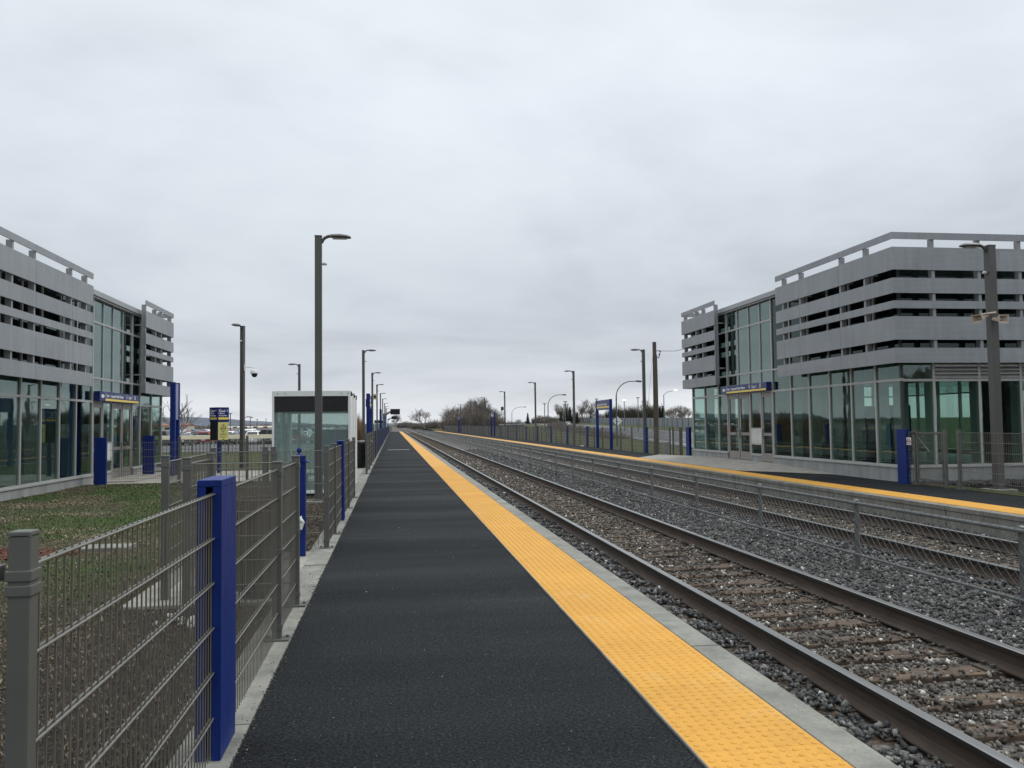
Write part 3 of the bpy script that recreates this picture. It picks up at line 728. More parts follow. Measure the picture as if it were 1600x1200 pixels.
def fence_run(label, x, posts, H=1.2, z=0, group=None, far=False):
    t = thing('wire_fence', label, 'fence', (x, posts[0][0], z), 0, group); y0 = posts[0][0]
    for i, (y, k) in enumerate(posts):
        if k == 'b': link_mesh('blue_post_cover', BLUEC, t, (-.016 if x < 0 else .016, y - y0, 0))
        elif k == 'g': link_mesh('post', POST, t, (0, y - y0, 0))
        elif k == 'n': link_mesh('post', NEARPOST, t, (.008, y - y0, 0))
        if i + 1 < len(posts) and k != '|':
            L_ = posts[i + 1][0] - y
            m = panel_mesh(L_ - .01 if not far else round(L_, 1) , H); link_mesh('mesh_panel', m, t, (0, y - y0 + .005, 0), PI / 2)
    return t
FX = -.81
near = fence_run('near wire mesh fence with one blue post cover, at the left edge of the asphalt', FX, [(1.965, 'n'), (4.11, 'b'), (6.06, 'g'), (7.17, 'g')])
b = MB(); b.box(-1.6, -.035, -.02, .02, 1.17, 1.205, bev=.004); b.build('top_bar', GREY, near)
b = MB(); b.box(.0, .004, -.001, .001, 0, 0.001)
b = MB(); b.box(.0262, .0272, -.012, .004, 1.235, 1.262); b.build('paint_mark', REDPAINT, near)
fence_run('short wire mesh fence with a blue post cover before the white shelter', FX, [(10.42, 'g'), (11.77, 'g'), (13.55, 'b'), (15.3, 'g'), (17.5, 'g')])
pl = [(25.9, 'g'), (28.6, 'g'), (31.6, 'g'), (34.2, 'g'), (36.6, 'g')]; y = 38.8
while y < 184: pl += [(y, 'b'), (y + 2.02, 'g'), (y + 4.04, 'g')]; y += 6.05
fence_run('long receding wire fence with blue post covers along left platform', FX, pl)
# chicane fences behind the near fence
def fence_seg(label, p0, p1, posts, H=1.2, z=0, post=None):
    t = thing('wire_fence', label, 'fence', (p0[0], p0[1], z)); d = Vector((p1[0] - p0[0], p1[1] - p0[1], 0)); L_ = d.length; rz = math.atan2(d.y, d.x)
    t.rotation_euler = (0, 0, rz)
    n = max(1, int(math.ceil(L_ / 2.52)))
    for i in range(n): link_mesh('mesh_panel', panel_mesh(L_ / n - .01, H), t, (i * L_ / n + .005, 0, 0))
    for s in posts: link_mesh('post', post or POSTP, t, (s * L_, 0, 0), 0)
    return t
fence_seg('short cross fence joining the near fence end to the grey post before the round bin', (-1.68, 7.17), (-.85, 7.17), [0])
fence_seg('short wire fence leg running back from the cross fence beside the round bin', (-1.7, 7.25), (-1.72, 8.25), [1])
fence_seg('wire fence leg with grey posts standing on rubble at the edge of the lawn', (-2.0, 7.75), (-2.12, 10.3), [0, 1])
fence_seg('cross fence in front of the lamp post and shelter with slim posts', (-2.1, 10.42), (-.85, 10.42), [.45, .53])
fence_seg('low mesh fence in front of the left building doors between two blue slabs', (-7.75, 24.35), (-2.2, 24.35), [.33, .66, 1], H=1.1)
# rubble footings
for i, (x, y) in enumerate([(-2.0, 7.75), (-1.68, 6.95)]):
    n = 26; P = np.stack([x + rng.normal(0, .11, n), y + rng.normal(0, .1, n), np.full(n, -.03)], -1); o = rocks('footing_rubble', P, rng.uniform(.02, .045, n), rng.uniform(.8, 1, n))

# right side fences
fence_run('wire mesh fence running past the tall lamp post at the right edge', 11.75, [(5.9, 'g'), (8.4, 'g'), (10.9, 'g'), (13.4, 'g'), (15.92, 'g')])
g = thing('pedestrian_gate', 'grey mesh gate with diagonal brace beside the blue post at the right building corner', 'gate', (11.75, 16.36, 0))
for yy in (0, 1.03): link_mesh('post', POSTP, g, (0, yy, 0))
b = MB(); b.box(-.02, .02, .06, .1, .12, 1.2); b.box(-.02, .02, .93, .97, .12, 1.2); b.box(-.019, .019, .1, .93, 1.16, 1.2); b.box(-.019, .019, .1, .93, .12, .16)
b.tube([(0, .95, 1.1), (0, .52, .75)], .014, 6); b.build('gate_frame', GREY, g)
link_mesh('mesh_panel', panel_mesh(.8, 1.14), g, (0, .12, .02), PI / 2)
b = MB(); b.box(-.05, .05, .02, .07, .26, .31); b.box(-.06, -.02, .08, .2, .55, .58); b.build('latch', GALV, g)
fence_run('single wire fence bay with a small red and white plate beside a blue post', 11.75, [(17.39, 'g'), (17.86, 'b')])
s = thing('notice_plate', 'small square red and white prohibition plate on the mesh beside the blue post', 'sign', (11.735, 17.6, .985))
b = MB(); b.box(-.006, 0, -.085, .085, -.085, .085, bev=.003); b.build('plate', WHITE, s)
b = MB(); b.tube([(-.0085, .06 * math.cos(a), .06 * math.sin(a)) for a in np.linspace(0, 2 * PI, 22)], .008, 5); b.build('red_ring', TAIL, s)
b = MB(); b.box(-.009, -.0065, -.04, .04, -.012, .012); b.build('symbol', BLACK, s)
g = thing('pedestrian_gate', 'grey mesh gate on the far side of the right building next to a blue post', 'gate', (12.1, 33.9, 0))
for yy in (-.1, .1, 1.0, 1.4): link_mesh('post', POSTP, g, (0, yy, 0))
link_mesh('mesh_panel', panel_mesh(.86, 1.14), g, (0, .12, .02), PI / 2)
b = MB(); b.box(-.05, .05, 1.02, 1.08, .3, .36); b.build('latch', GALV, g)
t = fence_run('single blue cased fence post at the near end of the right building entrance', 12.1, [(33.0, 'b')])
t['label'] = 'blue cased fence post standing at the far corner of the right building'; t.name = 'blue_post'; t['category'] = 'post'
pl = [(35.3, 'g'), (37.2, 'g'), (38.85, 'b'), (41.2, 'g'), (43.3, 'g'), (45.2, 'g'), (47.2, 'g'), (49.2, 'g')]; y = 51.1
while y < 200: pl += [(y, 'b'), (y + 2.02, 'g'), (y + 4.04, 'g')]; y += 6.05
fence_run('long receding wire fence with blue post covers along the back of the far platform', 12.1, pl)
# parking fence with beige rail
t = fence_seg('grey bar fence topped by a pale beige timber rail in front of the car park', (-14.5, 50), (-2.6, 51), [i / 12 for i in range(13)], H=1.12, z=-.3)
b = MB(); 
for i in range(4): b.box(.1 + i * 2.0, 2.08 + i * 2.0, -.06, .06, 1.1, 1.33, bev=.015)
b.build('timber_rail', BEIGE, t)
for i in range(2):
    c = MB(); 
    for k in range(60): c.box(k * .2, k * .2 + .03, -.01, .01, .02, 1.1)
    if i == 0: c.build('bars', GREY, t)
b = MB(); b.box(-.35, .35, -.06, .06, 0, .03, bev=.006); o = b.build('white_board', WHITE, None, loc=(11.95, 51.9, .006)); o.rotation_euler = (0, 0, PI / 2); tag(o, 'short white board lying at the foot of a blue post on the far platform', 'board')
# blue slabs at the left building doors
for y, w, lb in ((24.2, .31, 'dark blue flat post before the doors of the left building, nearer one'), (28.73, .35, 'dark blue flat post before the doors of the left building, farther one')):
    t = thing('blue_slab_post', lb, 'post', (-7.95, y, -.05), 0, 'blue slab posts at the left doors')
    b = MB(); b.box(-w / 2, w / 2, -.06, .06, 0, 1.3, bev=.006); b.build('casing', BLUE, t)
    b = MB(); b.box(-w / 2 - .03, w / 2 + .03, -.09, .09, -.02, .015); b.build('base_plate', GREY, t)
# blue gateway post with ball
t = thing('blue_bollard', 'slim blue post with ball finial and sloping collar at the fence gap', 'bollard', (-1.06, 10.0, 0))
b = MB(); b.box(-.043, .043, -.043, .043, -.02, 1.155, bev=.004); b.build('post', BLUE, t)
b = MB(); b.lathe([(.02, 1.155), (.05, 1.15), (.012, 1.185), (.01, 1.19), (.026, 1.2), (.03, 1.22), (.024, 1.24), (.008, 1.248)], (-.03, 0, 0), 14); b.build('ball_finial', BLUE, t, True)
b = MB(); b.prism([(-.046, 1.085), (-.046, 1.09), (.05, 1.095), (.1, 1.075), (.1, 1.071)], lambda p, q, s: (p, s, q), -.06, .06); b.build('collar', BLUE, t)
b = MB(); b.tube([(-.05, -.05, .42), (-.01, -.06, .43), (.01, -.06, .38), (.0, -.06, .3)], [.02, .035, .03, .012], 10); b.build('white_strap', WHITE, t, True)

# round slatted bin
def bin_thing(label, loc, r, h, mat, litter=False, taper=.9):
    t = thing('litter_bin', label, 'bin', loc)
    b = MB(); n = 30
    for i in range(n):
        a = 2 * PI * i / n; M_ = Matrix.Rotation(a, 4, 'Z')
        k = len(b.v); 
        for z, q in ((.06, taper), (h, 1)):
            for dx, dy in ((-.004, -.013), (.004, -.013), (.004, .013), (-.004, .013)): b.v.append(tuple(M_ @ Vector((r * q + dx, dy, z))))
        for j in range(4): b.face((k + j, k + (j + 1) % 4, k + 4 + (j + 1) % 4, k + 4 + j))
        b.face((k + 4, k + 5, k + 6, k + 7))
    b.build('slats', mat, t)
    b = MB()
    for z, q in ((.07, taper), (h * .5, (1 + taper) / 2), (h, 1.02)):
        b.tube([(r * q * math.cos(a), r * q * math.sin(a), z) for a in np.linspace(0, 2 * PI, 33)], .011, 6, False)
    b.build('hoops', mat, t)
    b = MB(); b.lathe([(r * taper - .03, .05), (r - .03, h - .06), (r - .05, h - .06), (r * taper - .05, .08)], (0, 0, 0), 24); b.build('liner', BLACK, t, True)
    b = MB(); b.lathe([(r * .7, 0), (r * .7, .05)], (0, 0, 0), 20); b.build('foot', mat, t)
    if litter:
        n = 30; P = np.stack([rng.normal(0, r * .4, n), rng.normal(0, r * .4, n), np.full(n, h + .02)], -1)
        o = rocks('litter', P, rng.uniform(.03, .08, n), rng.uniform(.6, 1, n)); o.parent = t
    return t
bin_thing('round slatted metal bin behind the near wire fence', (-1.2, 7.75, -.01), .21, .86, TRASHB)
bin_thing('dark tapered basket bin heaped with pale litter just beyond the shelter', (-1.22, 31.0, -.04), .37, .92, BLACK, True, .7)
# pale pipe fittings near the second gap
t = thing('standpipe', 'small grey standpipe at the foot of the fence just past the shelter', 'pipe', (-1.05, 19.0, -.02))
b = MB(); b.tube([(0, 0, 0), (0, 0, .28)], .03, 8); b.build('pipe', GALV, t); b = MB(); b.lathe([(.05, .28), (.055, .33), (.02, .36)], (0, 0, 0), 10); b.build('cap', WHITE, t)

# ------------------------------------------------------------------ chain-link fence between the tracks
t = thing('chain_link_fence', 'low galvanised chain-link fence running between the two tracks', 'fence', (5.75, 1.45, -.4))
SP = 2.79; HT = .85
def chain_mesh():
    b = MB(); p = .062; zl, zh = .19, .84; n = int(SP / p); k = int(round((zh - zl) / (p * .9))); r = .0025
    for i in range(n + 1):
        pts = []
        for j in range(k + 1):
            pts.append((.004 * (1 if j % 2 else -1), i * p + (p / 2 if (j + i) % 2 else -p / 2) * 1.0, zl + (zh - zl) * j / k))
        pts.append((-.004, i * p + .012, zh + .05)); pts.append((.004, i * p + .03, zh + .085))
        base = len(b.v)
        for q in pts:
            for j in range(3):
                a = 2 * PI * j / 3; b.v.append((q[0] + r * math.cos(a), q[1] + r * math.sin(a), q[2]))
        for s in range(len(pts) - 1):
            for j in range(3): b.face((base + s * 3 + j, base + s * 3 + (j + 1) % 3, base + s * 3 + 3 + (j + 1) % 3, base + s * 3 + 3 + j))
    return b.mesh('chain_mesh', GALV)
CH = chain_mesh()
b = MB(); b.lathe([(.031, -.15), (.031, .86), (.034, .862), (.034, .88), (.012, .895)], (0, 0, 0), 12); PM = b.mesh('post', GALV, True)
b = MB(); b.tube([(0, 0, HT), (0, SP, HT)], .021, 8); b.tube([(0, SP * .5, HT), (0, SP * .5 + .12, HT)], .025, 8); TR = b.mesh('top_rail', GALV, True)
b = MB(); b.tube([(0, 0, .21), (0, SP, .21)], .017, 8); BR = b.mesh('bottom_rail', GALV, True)
for i in range(74):
    y = i * SP
    link_mesh('post', PM, t, (.045, y, 0)); link_mesh('top_rail', TR, t, (0, y, 0)); link_mesh('bottom_rail', BR, t, (0, y, 0)); link_mesh('chain_mesh', CH, t, (-.012, y, 0))

# ------------------------------------------------------------------ lamp posts
def lamp(label, loc, h, rz, group, w=.14, foot=True, sensor=True):
    t = thing('lamp_post', label, 'lamp post', loc, rz, group)
    z0 = 0
    b = MB(); b.box(-w / 2, w / 2, -w / 2, w / 2, .02, h, bev=.008); b.box(-w / 2 - .006, w / 2 + .006, -w / 2 - .006, w / 2 + .006, h, h + .02, bev=.004)
    b.box(-w / 2 - .05, w / 2 + .05, -w / 2 - .05, w / 2 + .05, .02, .04)
    b.build('pole', POLE, t)
    b = MB(); b.tube([(w / 2, 0, h - .13), (w / 2 + .02, 0, h - .07), (w / 2 + .06, 0, h - .02), (w / 2 + .12, 0, h + .01), (w / 2 + .2, 0, h + .022)], [.026, .03, .034, .034, .03], 8); b.build('arm', POLE, t, True)
    b = MB(); secs = [(w / 2 + .13, .05, .028, 0), (w / 2 + .2, .085, .05, -.004), (w / 2 + .36, .115, .058, -.006), (w / 2 + .5, .105, .048, -.012), (w / 2 + .575, .07, .03, -.02), (w / 2 + .59, .04, .015, -.025)]
    k = 12; base = len(b.v)
    for x, hw, hh, dz in secs:
        for j in range(k):
            a = 2 * PI * j / k; cz = math.sin(a)
            b.v.append((x, hw * math.cos(a), h + .015 + dz + (hh * cz if cz > 0 else hh * .75 * max(cz, -.62))))
    for i in range(len(secs) - 1):
        for j in range(k): b.face((base + i * k + j, base + i * k + (j + 1) % k, base + (i + 1) * k + (j + 1) % k, base + (i + 1) * k + j))
    b.face(tuple(base + j for j in range(k))); b.face(tuple(base + (len(secs) - 1) * k + j for j in range(k)))
    hd = b.build('luminaire', POLE, t, True)
    b = MB(); b.box(w / 2 + .22, w / 2 + .5, -.07, .07, h - .035, h - .028); b.build('lens', LAMPGLASS, hd)
    if sensor:
        b = MB(); b.lathe([(.006, -.03), (.045, -.025), (.05, 0), (.035, .022), (.01, .03)], (w / 2 + .055, 0, h - .56), 10); b.tube([(w / 2, 0, h - .57), (w / 2 + .03, 0, h - .565)], .015, 6); b.build('sensor', LAMPGLASS, t, True)
    if foot:
        b = MB(); b.box(-.25, .25, -.25, .25, -.3, .02, bev=.015); b.build('footing', CONC, t)
    return t
gl = 'lamp posts along the left platform'
LY = [17.3, 43.5, 62.2, 80.3, 102.6, 124, 150, 175, 196]
lamp('tall bronze lamp post in front of the white shelter, nearest of the left row', (-1.5, LY[0], -.03), 5.42, 0, gl)
for i, y in enumerate(LY[1:]): lamp('%s bronze lamp post of the receding row along the left platform' % NTH[i + 1].replace('second nearest', 'second'), (-1.5, y, -.05), 5.42, 0, gl)
gr = 'lamp posts along the far platform'
RY = [15.75, 40, 56.6, 72.4, 92.7, 113.5, 134.5, 153.9, 197]
lamp('bronze lamp post carrying two horn speakers at the right edge of the picture', (12.5, RY[0], .0), 5.12, PI, gr, w=.165)
lb = ['bronze lamp post standing beside the wooden utility pole'] + ['%s bronze lamp post of the row along the far platform' % NTH[i + 2] for i in range(7)]
for i, y in enumerate(RY[1:]): lamp(lb[i], (12.5 if i else 12.42, y, -.1), 5.2, PI, gr)
gm = 'lamp posts by the left building'
lamp('bronze lamp post carrying a white dome camera between the sign box and shelter', (-5.55, 32, -.1), 5.35, R(-112), gm)
lamp('distant bronze lamp post rising behind the shelter roof', (-5.55, 51, -.25), 5.45, PI, gm)
# horn speakers
def horn(label, loc, d, up=(0, 0, 1)):
    t = thing('horn_speaker', label, 'loudspeaker', loc, 0, 'horn speakers on the right lamp post')
    d = Vector(d).normalized(); s = d.cross(Vector(up)).normalized(); u = s.cross(d)
    def P(x, y, z): return tuple(d * x + s * y + u * z)
    b = MB(); secs = [(0, .03, .03), (.08, .045, .035), (.2, .11, .075), (.205, .125, .088), (.215, .125, .088), (.21, .1, .066), (.1, .035, .026)]
    n = len(b.v)
    for x, hw, hh in secs: b.v += [P(x, hw, hh), P(x, -hw, hh), P(x, -hw, -hh), P(x, hw, -hh)]
    for i in range(len(secs) - 1):
        for j in range(4): b.face((n + i * 4 + j, n + i * 4 + (j + 1) % 4, n + i * 4 + 4 + (j + 1) % 4, n + i * 4 + 4 + j))
    b.face((n, n + 3, n + 2, n + 1)); b.build('horn', HORN, t)
    b = MB(); b.tube([P(-.1, 0, 0), P(.02, 0, 0)], .042, 10); b.build('driver', HORN, t, True)
    b = MB(); b.tube([P(.1, 0, 0), P(.14, 0, 0)], [.024, .012], 8); b.build('throat', WHITE, t, True)
    return t
horn('beige horn speaker pointing left from the right lamp post', (12.27, 15.7, 3.62), (-1, -.25, -.28))
horn('beige horn speaker facing the camera on the front of the right lamp post', (12.47, 15.62, 3.55), (.12, -1, -.05))
b = MB(); b.tube([(12.18, 15.68, 3.66), (12.5, 15.64, 3.7)], .022, 8); tag(b.build('speaker_bracket', HORN), 'short pale bracket tube holding the horn speakers on the right lamp post', 'bracket')
# dome camera
t = thing('dome_camera', 'white dome security camera on a short arm of the left building lamp post', 'camera', (-5.48, 31.95, 3.7))
b = MB(); b.box(0, .05, -.05, .05, -.12, .12); b.tube([(.05, 0, .02), (.3, 0, .02), (.36, 0, 0), (.37, 0, -.08)], .018, 8); b.build('bracket', WHITE, t)
b = MB(); b.lathe([(.04, -.08), (.13, -.1), (.15, -.16), (.15, -.22)], (.37, 0, 0), 14); b.build('housing', WHITE, t, True)
b = MB(); b.lathe([(.11, -.22), (.105, -.28), (.07, -.34), (.02, -.36)], (.37, 0, 0), 14); b.build('dome', BLACK, t, True)
# loudspeakers and plates on far lamps
for (x, y, z, lb) in ((-1.3, 62.0, 3.6, 'small pale box speaker on the third lamp of the left row'), (12.2, 92.6, 3.2, 'small dark box speaker on a lamp of the far platform row')):
    t = thing('box_speaker', lb, 'loudspeaker', (x, y, z)); b = MB(); b.box(-.15, .15, -.12, .12, -.2, .2, bev=.03); b.build('cabinet', HORN if x < 0 else BLACK, t)
    b = MB(); b.lathe([(.1, 0), (.08, .02)], k=10, M=Matrix.Translation((0, -.121, 0)) @ Matrix.Rotation(PI / 2, 4, 'X')); b.build('grille', BLACK, t)
t = thing('platform_sign', 'pale grey plate sign fixed on the second lamp of the left row', 'sign', (-1.36, 43.45, 2.35)); b = MB(); b.box(-.0, .17, -.02, .02, 0, .62, bev=.006); b.build('plate', basic('lavender_plate', (.36, .36, .44), .4), t)
b = MB(); b.box(-.03, .005, -.03, .03, .1, .5); b.build('bracket', BLUE, t)

# curved-arm road lamps
def arc_lamp(label, x, y, zt, x2, lit=False):
    zb = float(hright(np.array(x), np.array(y)))
    t = thing('road_lamp', label, 'street lamp', (x, y, zb), 0, 'curved arm road lamps'); zt -= zb; r = (x2 - x)
    b = MB(); pts = [(0, 0, 0), (0, 0, zt - 1.25)] + [(r * .78 * (1 - math.cos(a)), 0, zt - 1.25 + 1.25 * math.sin(a)) for a in np.linspace(.15, PI / 2, 9)] + [(r, 0, zt)]
    b.tube(pts, [.055] * 2 + [.04] * 10, 8); b.build('pole', POLE, t, True)
    b = MB(); b.tube([(r - .05, 0, zt), (r + .1, 0, zt + .02), (r + .4, 0, zt), (r + .5, 0, zt - .03)], [.03, .08, .09, .04], 8); b.build('luminaire', LITLAMP if lit else POLE, t, True)
arc_lamp('curved arm road lamp with a dark head beside the white diamond sign', 17.85, 65, 4.8, 19.5)
arc_lamp('curved arm road lamp, middle one of three beyond the far platform', 17.89, 95, 4.78, 19.6)
arc_lamp('curved arm road lamp, farthest of three beyond the far platform', 23.67, 165, 4.8, 26.1)
def mast(label, x, y, zt, lit=False, arm=0):
    zb = float(hright(np.array(x), np.array(y))); h = zt - zb
    t = thing('road_mast', label, 'street lamp', (x, y, zb), 0, 'tall road masts beyond the highway')
    b = MB(); b.tube([(0, 0, 0), (0, 0, h - (1 if arm else 0))] + ([(arm * .3, 0, h - .4), (arm, 0, h)] if arm else []), [.11, .08] + ([.06, .05] if arm else []), 8); b.build('pole', GALV, t, True)
    b = MB(); b.box(arm - .35, arm + .35, -.2, .2, h - .04, h + .12, bev=.03); b.build('luminaire', LITLAMP if lit else POLE, t)
mast('thin road mast with a flat head, leftmost behind the sound barrier', 31.3, 170, 5.5)
mast('thin road mast with a flat head, left of the tall platform lamp and bare poplars', 35.7, 170, 5.9)
mast('thin road mast with a flat head just left of the blue station sign', 42.4, 170, 6.4)
mast('thin road mast with a lit warm head right of the blue station sign', 48.4, 170, 6.1, True)
mast('thin road mast with a flat head between the diamond sign and the utility pole', 51.4, 170, 6.6)
mast('tall road mast with a long lit arm right of the utility pole', 57.1, 170, 8.2, True, 2.6)
# diamond sign from behind
t = thing('diamond_sign', 'white diamond road sign seen from behind on a thin post', 'sign', (18.25, 66.2, float(hright(np.array(18.25), np.array(66.2)))))
b = MB(); b.box(-.03, .03, .03, .09, 0, 2.3); b.build('post', GALV, t)
b = MB(); b.box(-.28, .28, -.005, .005, -.28, .28, M=Matrix.Translation((0, .0, 2.05)) @ Matrix.Rotation(PI / 4, 4, 'Y')); b.build('plate', WHITE, t)
b = MB(); b.box(-.3, .3, -.02, -.007, 2.0, 2.03); b.build('brace', GALV, t)
# utility pole, wire, cabinet
t = thing('utility_pole', 'weathered wooden utility pole beside the far platform lamp post', 'pole', (13.0, 40, -.15))
b = MB(); b.tube([(0, 0, 0), (0, 0, 5.65)], [.125, .095], 12); b.build('pole', WOOD, t, True)
b = MB(); b.tube([(.1, -.05, 0), (.1, -.05, 3.2), (.09, -.04, 5.0)], .03, 8); b.build('conduit', GALV, t, True)
b = MB(); b.tube([(.08, 0, 5.2), (.3, 0, 5.22)], .02, 6); b.tube([(.08, 0, 4.9), (.22, 0, 4.85), (.26, 0, 5.05)], .025, 6); b.lathe([(.03, 0), (.05, .04), (.03, .08)], (.3, 0, 5.12), 8); b.lathe([(.03, 0), (.045, .05), (.03, .1)], (.24, -.05, 4.98), 8); b.build('insulators', POLE, t, True)
b = MB(); b.tube([(-.1, 0, 4.9), (-.62, -.2, 1.2)], .006, 4); b.build('guy_wire', GALV, t)
b = MB(); b.tube([(13.28, 40, 5.05), (13.0, 37, 4.78), (12.6, 32.2, 4.62)], .012, 5); tag(b.build('overhead_wire', BLACK), 'dark service wire sagging from the utility pole to the right building', 'wire')
t = thing('electric_cabinet', 'small pale grey cabinet in the grass behind the far platform fence', 'cabinet', (13.0, 38.4, -.12)); b = MB(); b.box(-.16, .16, -.13, .13, 0, .66, bev=.02); b.build('housing', basic('cabinet_grey', (.33, .34, .33), .6), t)
b = MB(); b.box(-.13, .13, -.138, -.131, .08, .58); b.build('door', basic('cabinet_grey2', (.28, .29, .28), .6), t)

# ------------------------------------------------------------------ station signs
def station_sign(label, x, y, h, ln, side, words, group):
    t = thing('station_sign', label, 'sign', (x, y, 0), 0, group)
    for yy in (0, ln):
        b = MB(); b.box(-.075, .075, yy - .075, yy + .075, -.05, h, bev=.006); b.build('post', BLUE, t)
    b = MB(); b.box(-.05, .05, .075, ln - .075, h - .58, h - .01, bev=.004); p = b.build('panel', SIGNBLUE, t)
    b = MB(); b.box(side * .05, side * .054, .1, ln - .1, h - .47, h - .38); b.build('yellow_stripe', YELLOWSIGN, p)
    if words:
        if side < 0: text(words, .19, (-.052, ln - .12, h - .33), (PI / 2, 0, -PI / 2), WHITET, p, sx=.0 + (ln - .3) / (.19 * .53 * len(words)))
        else: text(words, .19, (.052, .12, h - .33), (PI / 2, 0, PI / 2), WHITET, p, sx=(ln - .3) / (.19 * .53 * len(words)))
    return t
gs = 'blue two-post station name signs'
W_ = 'Longueuil–Saint-Hubert'
station_sign('blue two-post station name sign with yellow stripe standing on the far platform', 12.0, 44.9, 2.8, 3.1, -1, W_, gs)
station_sign('blue two-post station sign farther along the far platform before the thicket', 12.0, 98.5, 2.9, 3.1, -1, W_, gs)
station_sign('blue station sign seen edge-on just beyond the shelter on the left platform', -1.0, 34.4, 2.8, 3.1, 1, W_, gs)
station_sign('blue station sign seen edge-on, farther one of the left platform', -1.0, 68, 2.8, 3.1, 1, W_, gs)
station_sign('blue sign with tall posts far along the left platform near the dark displays', -1.0, 110, 2.8, 3.1, 1, '', gs)
station_sign('blue sign far along the far platform in front of the thicket', 12.0, 150, 2.9, 3.1, -1, '', gs)
station_sign('slim blue sign standing beside the far end of the left building', -6.95, 27.75, 2.95, .5, 1, '', gs)
LAV = basic('lavender_map', (.2, .2, .34), .3)
b = MB(); b.box(.02, .06, .08, .42, 1.75, 2.9); o = b.build('map_panel', LAV, [o for o in bpy.data.objects if o.name.startswith('station_sign') and abs(o.location.x + 6.95) < .01][0])
# sign box on a pole
t = thing('platform_sign_box', 'square blue sign box with yellow poster on a blue pole before the left building', 'sign', (-5.78, 29.0, 0), R(45))
b = MB(); b.box(-.05, .05, -.05, .05, -.1, 1.05); b.build('pole', BLUE, t)
b = MB(); b.box(-.225, .225, -.225, .225, 1.68, 2.16, bev=.008); hd = b.build('header', SIGNBLUE, t)
b = MB(); b.box(-.2, .2, -.2, .2, 1.06, 1.68); b.build('panel_box', BLUE, t)
for rz in (0, -PI / 2):
    M_ = Matrix.Rotation(rz, 4, 'Z')
    b = MB(); b.box(-.18, .2, -.228, -.2255, 1.75, 1.82, M=M_); b.build('yellow_stripe', YELLOWSIGN, hd)
    def rt(p): q = M_ @ Vector(p); return tuple(q)
    text('Quai 1', .13, rt((-.17, -.2265, 2.0)), (PI / 2, 0, rz), WHITET, hd)
    text('Direction', .065, rt((-.17, -.2265, 1.93)), (PI / 2, 0, rz), WHITET, hd, sx=.9)
    text('Mont-Saint-Hilaire', .06, rt((-.17, -.2265, 1.86)), (PI / 2, 0, rz), WHITET, hd, sx=.72)
b = MB(); b.box(-.185, .205, -.222, -.205, 1.07, 1.66, bev=.003); po = b.build('poster', POSTER, t)
b = MB(); dm = [(.01, 1.60), (.12, 1.46), (.01, 1.32), (-.10, 1.46), (.01, 1.60)]
for i in range(4):
    (x0, z0), (x1, z1) = dm[i], dm[i + 1]; b.tube([(x0, -.225, z0), (x1, -.225, z1)], .006, 4)
b.tube([(.01, -.225, 1.38), (.01, -.225, 1.55)], .006, 4); b.box(-.06, -.02, -.226, -.2225, 1.44, 1.47); b.box(.04, .08, -.226, -.2225, 1.44, 1.47); b.build('diamond_symbol', BLACK, po)
b = MB(); b.box(-.12, .14, -.226, -.2225, 1.255, 1.275); b.box(-.13, .15, -.2255, -.2225, 1.19, 1.197); b.box(-.06, .08, -.2255, -.2225, 1.15, 1.157); b.box(-.02, .04, -.226, -.2225, 1.08, 1.1); b.build('printed_lines', BLACK, po)
b = MB(); b.box(-.222, -.205, -.2, .185, 1.07, 1.66, bev=.003); b.build('dark_map', BLACK, t)
# hanging displays
def display(label, y, n):
    t = thing('platform_display', label, 'display', (.27, y, 3.08), 0, 'dark hanging displays over the left platform')
    b = MB(); b.box(-.57, .57, -.12, .12, -.33, .33, bev=.02); b.build('screen', SCREEN, t)
    b = MB(); b.prism([(-1.35, -.62), (-1.35, -.28), (-.55, .1), (-.55, -.12)], lambda p, q, s: (p, s, q), -.06, .06); b.build('arm', GALV, t)
    b = MB(); b.box(-1.42, -1.26, -.08, .08, -3.1, -.2); b.build('post', GALV, t)
display('large dark hanging display, nearer one over the left platform', 100, 0)
display('small dark hanging display, farther one near the platform end', 183, 1)

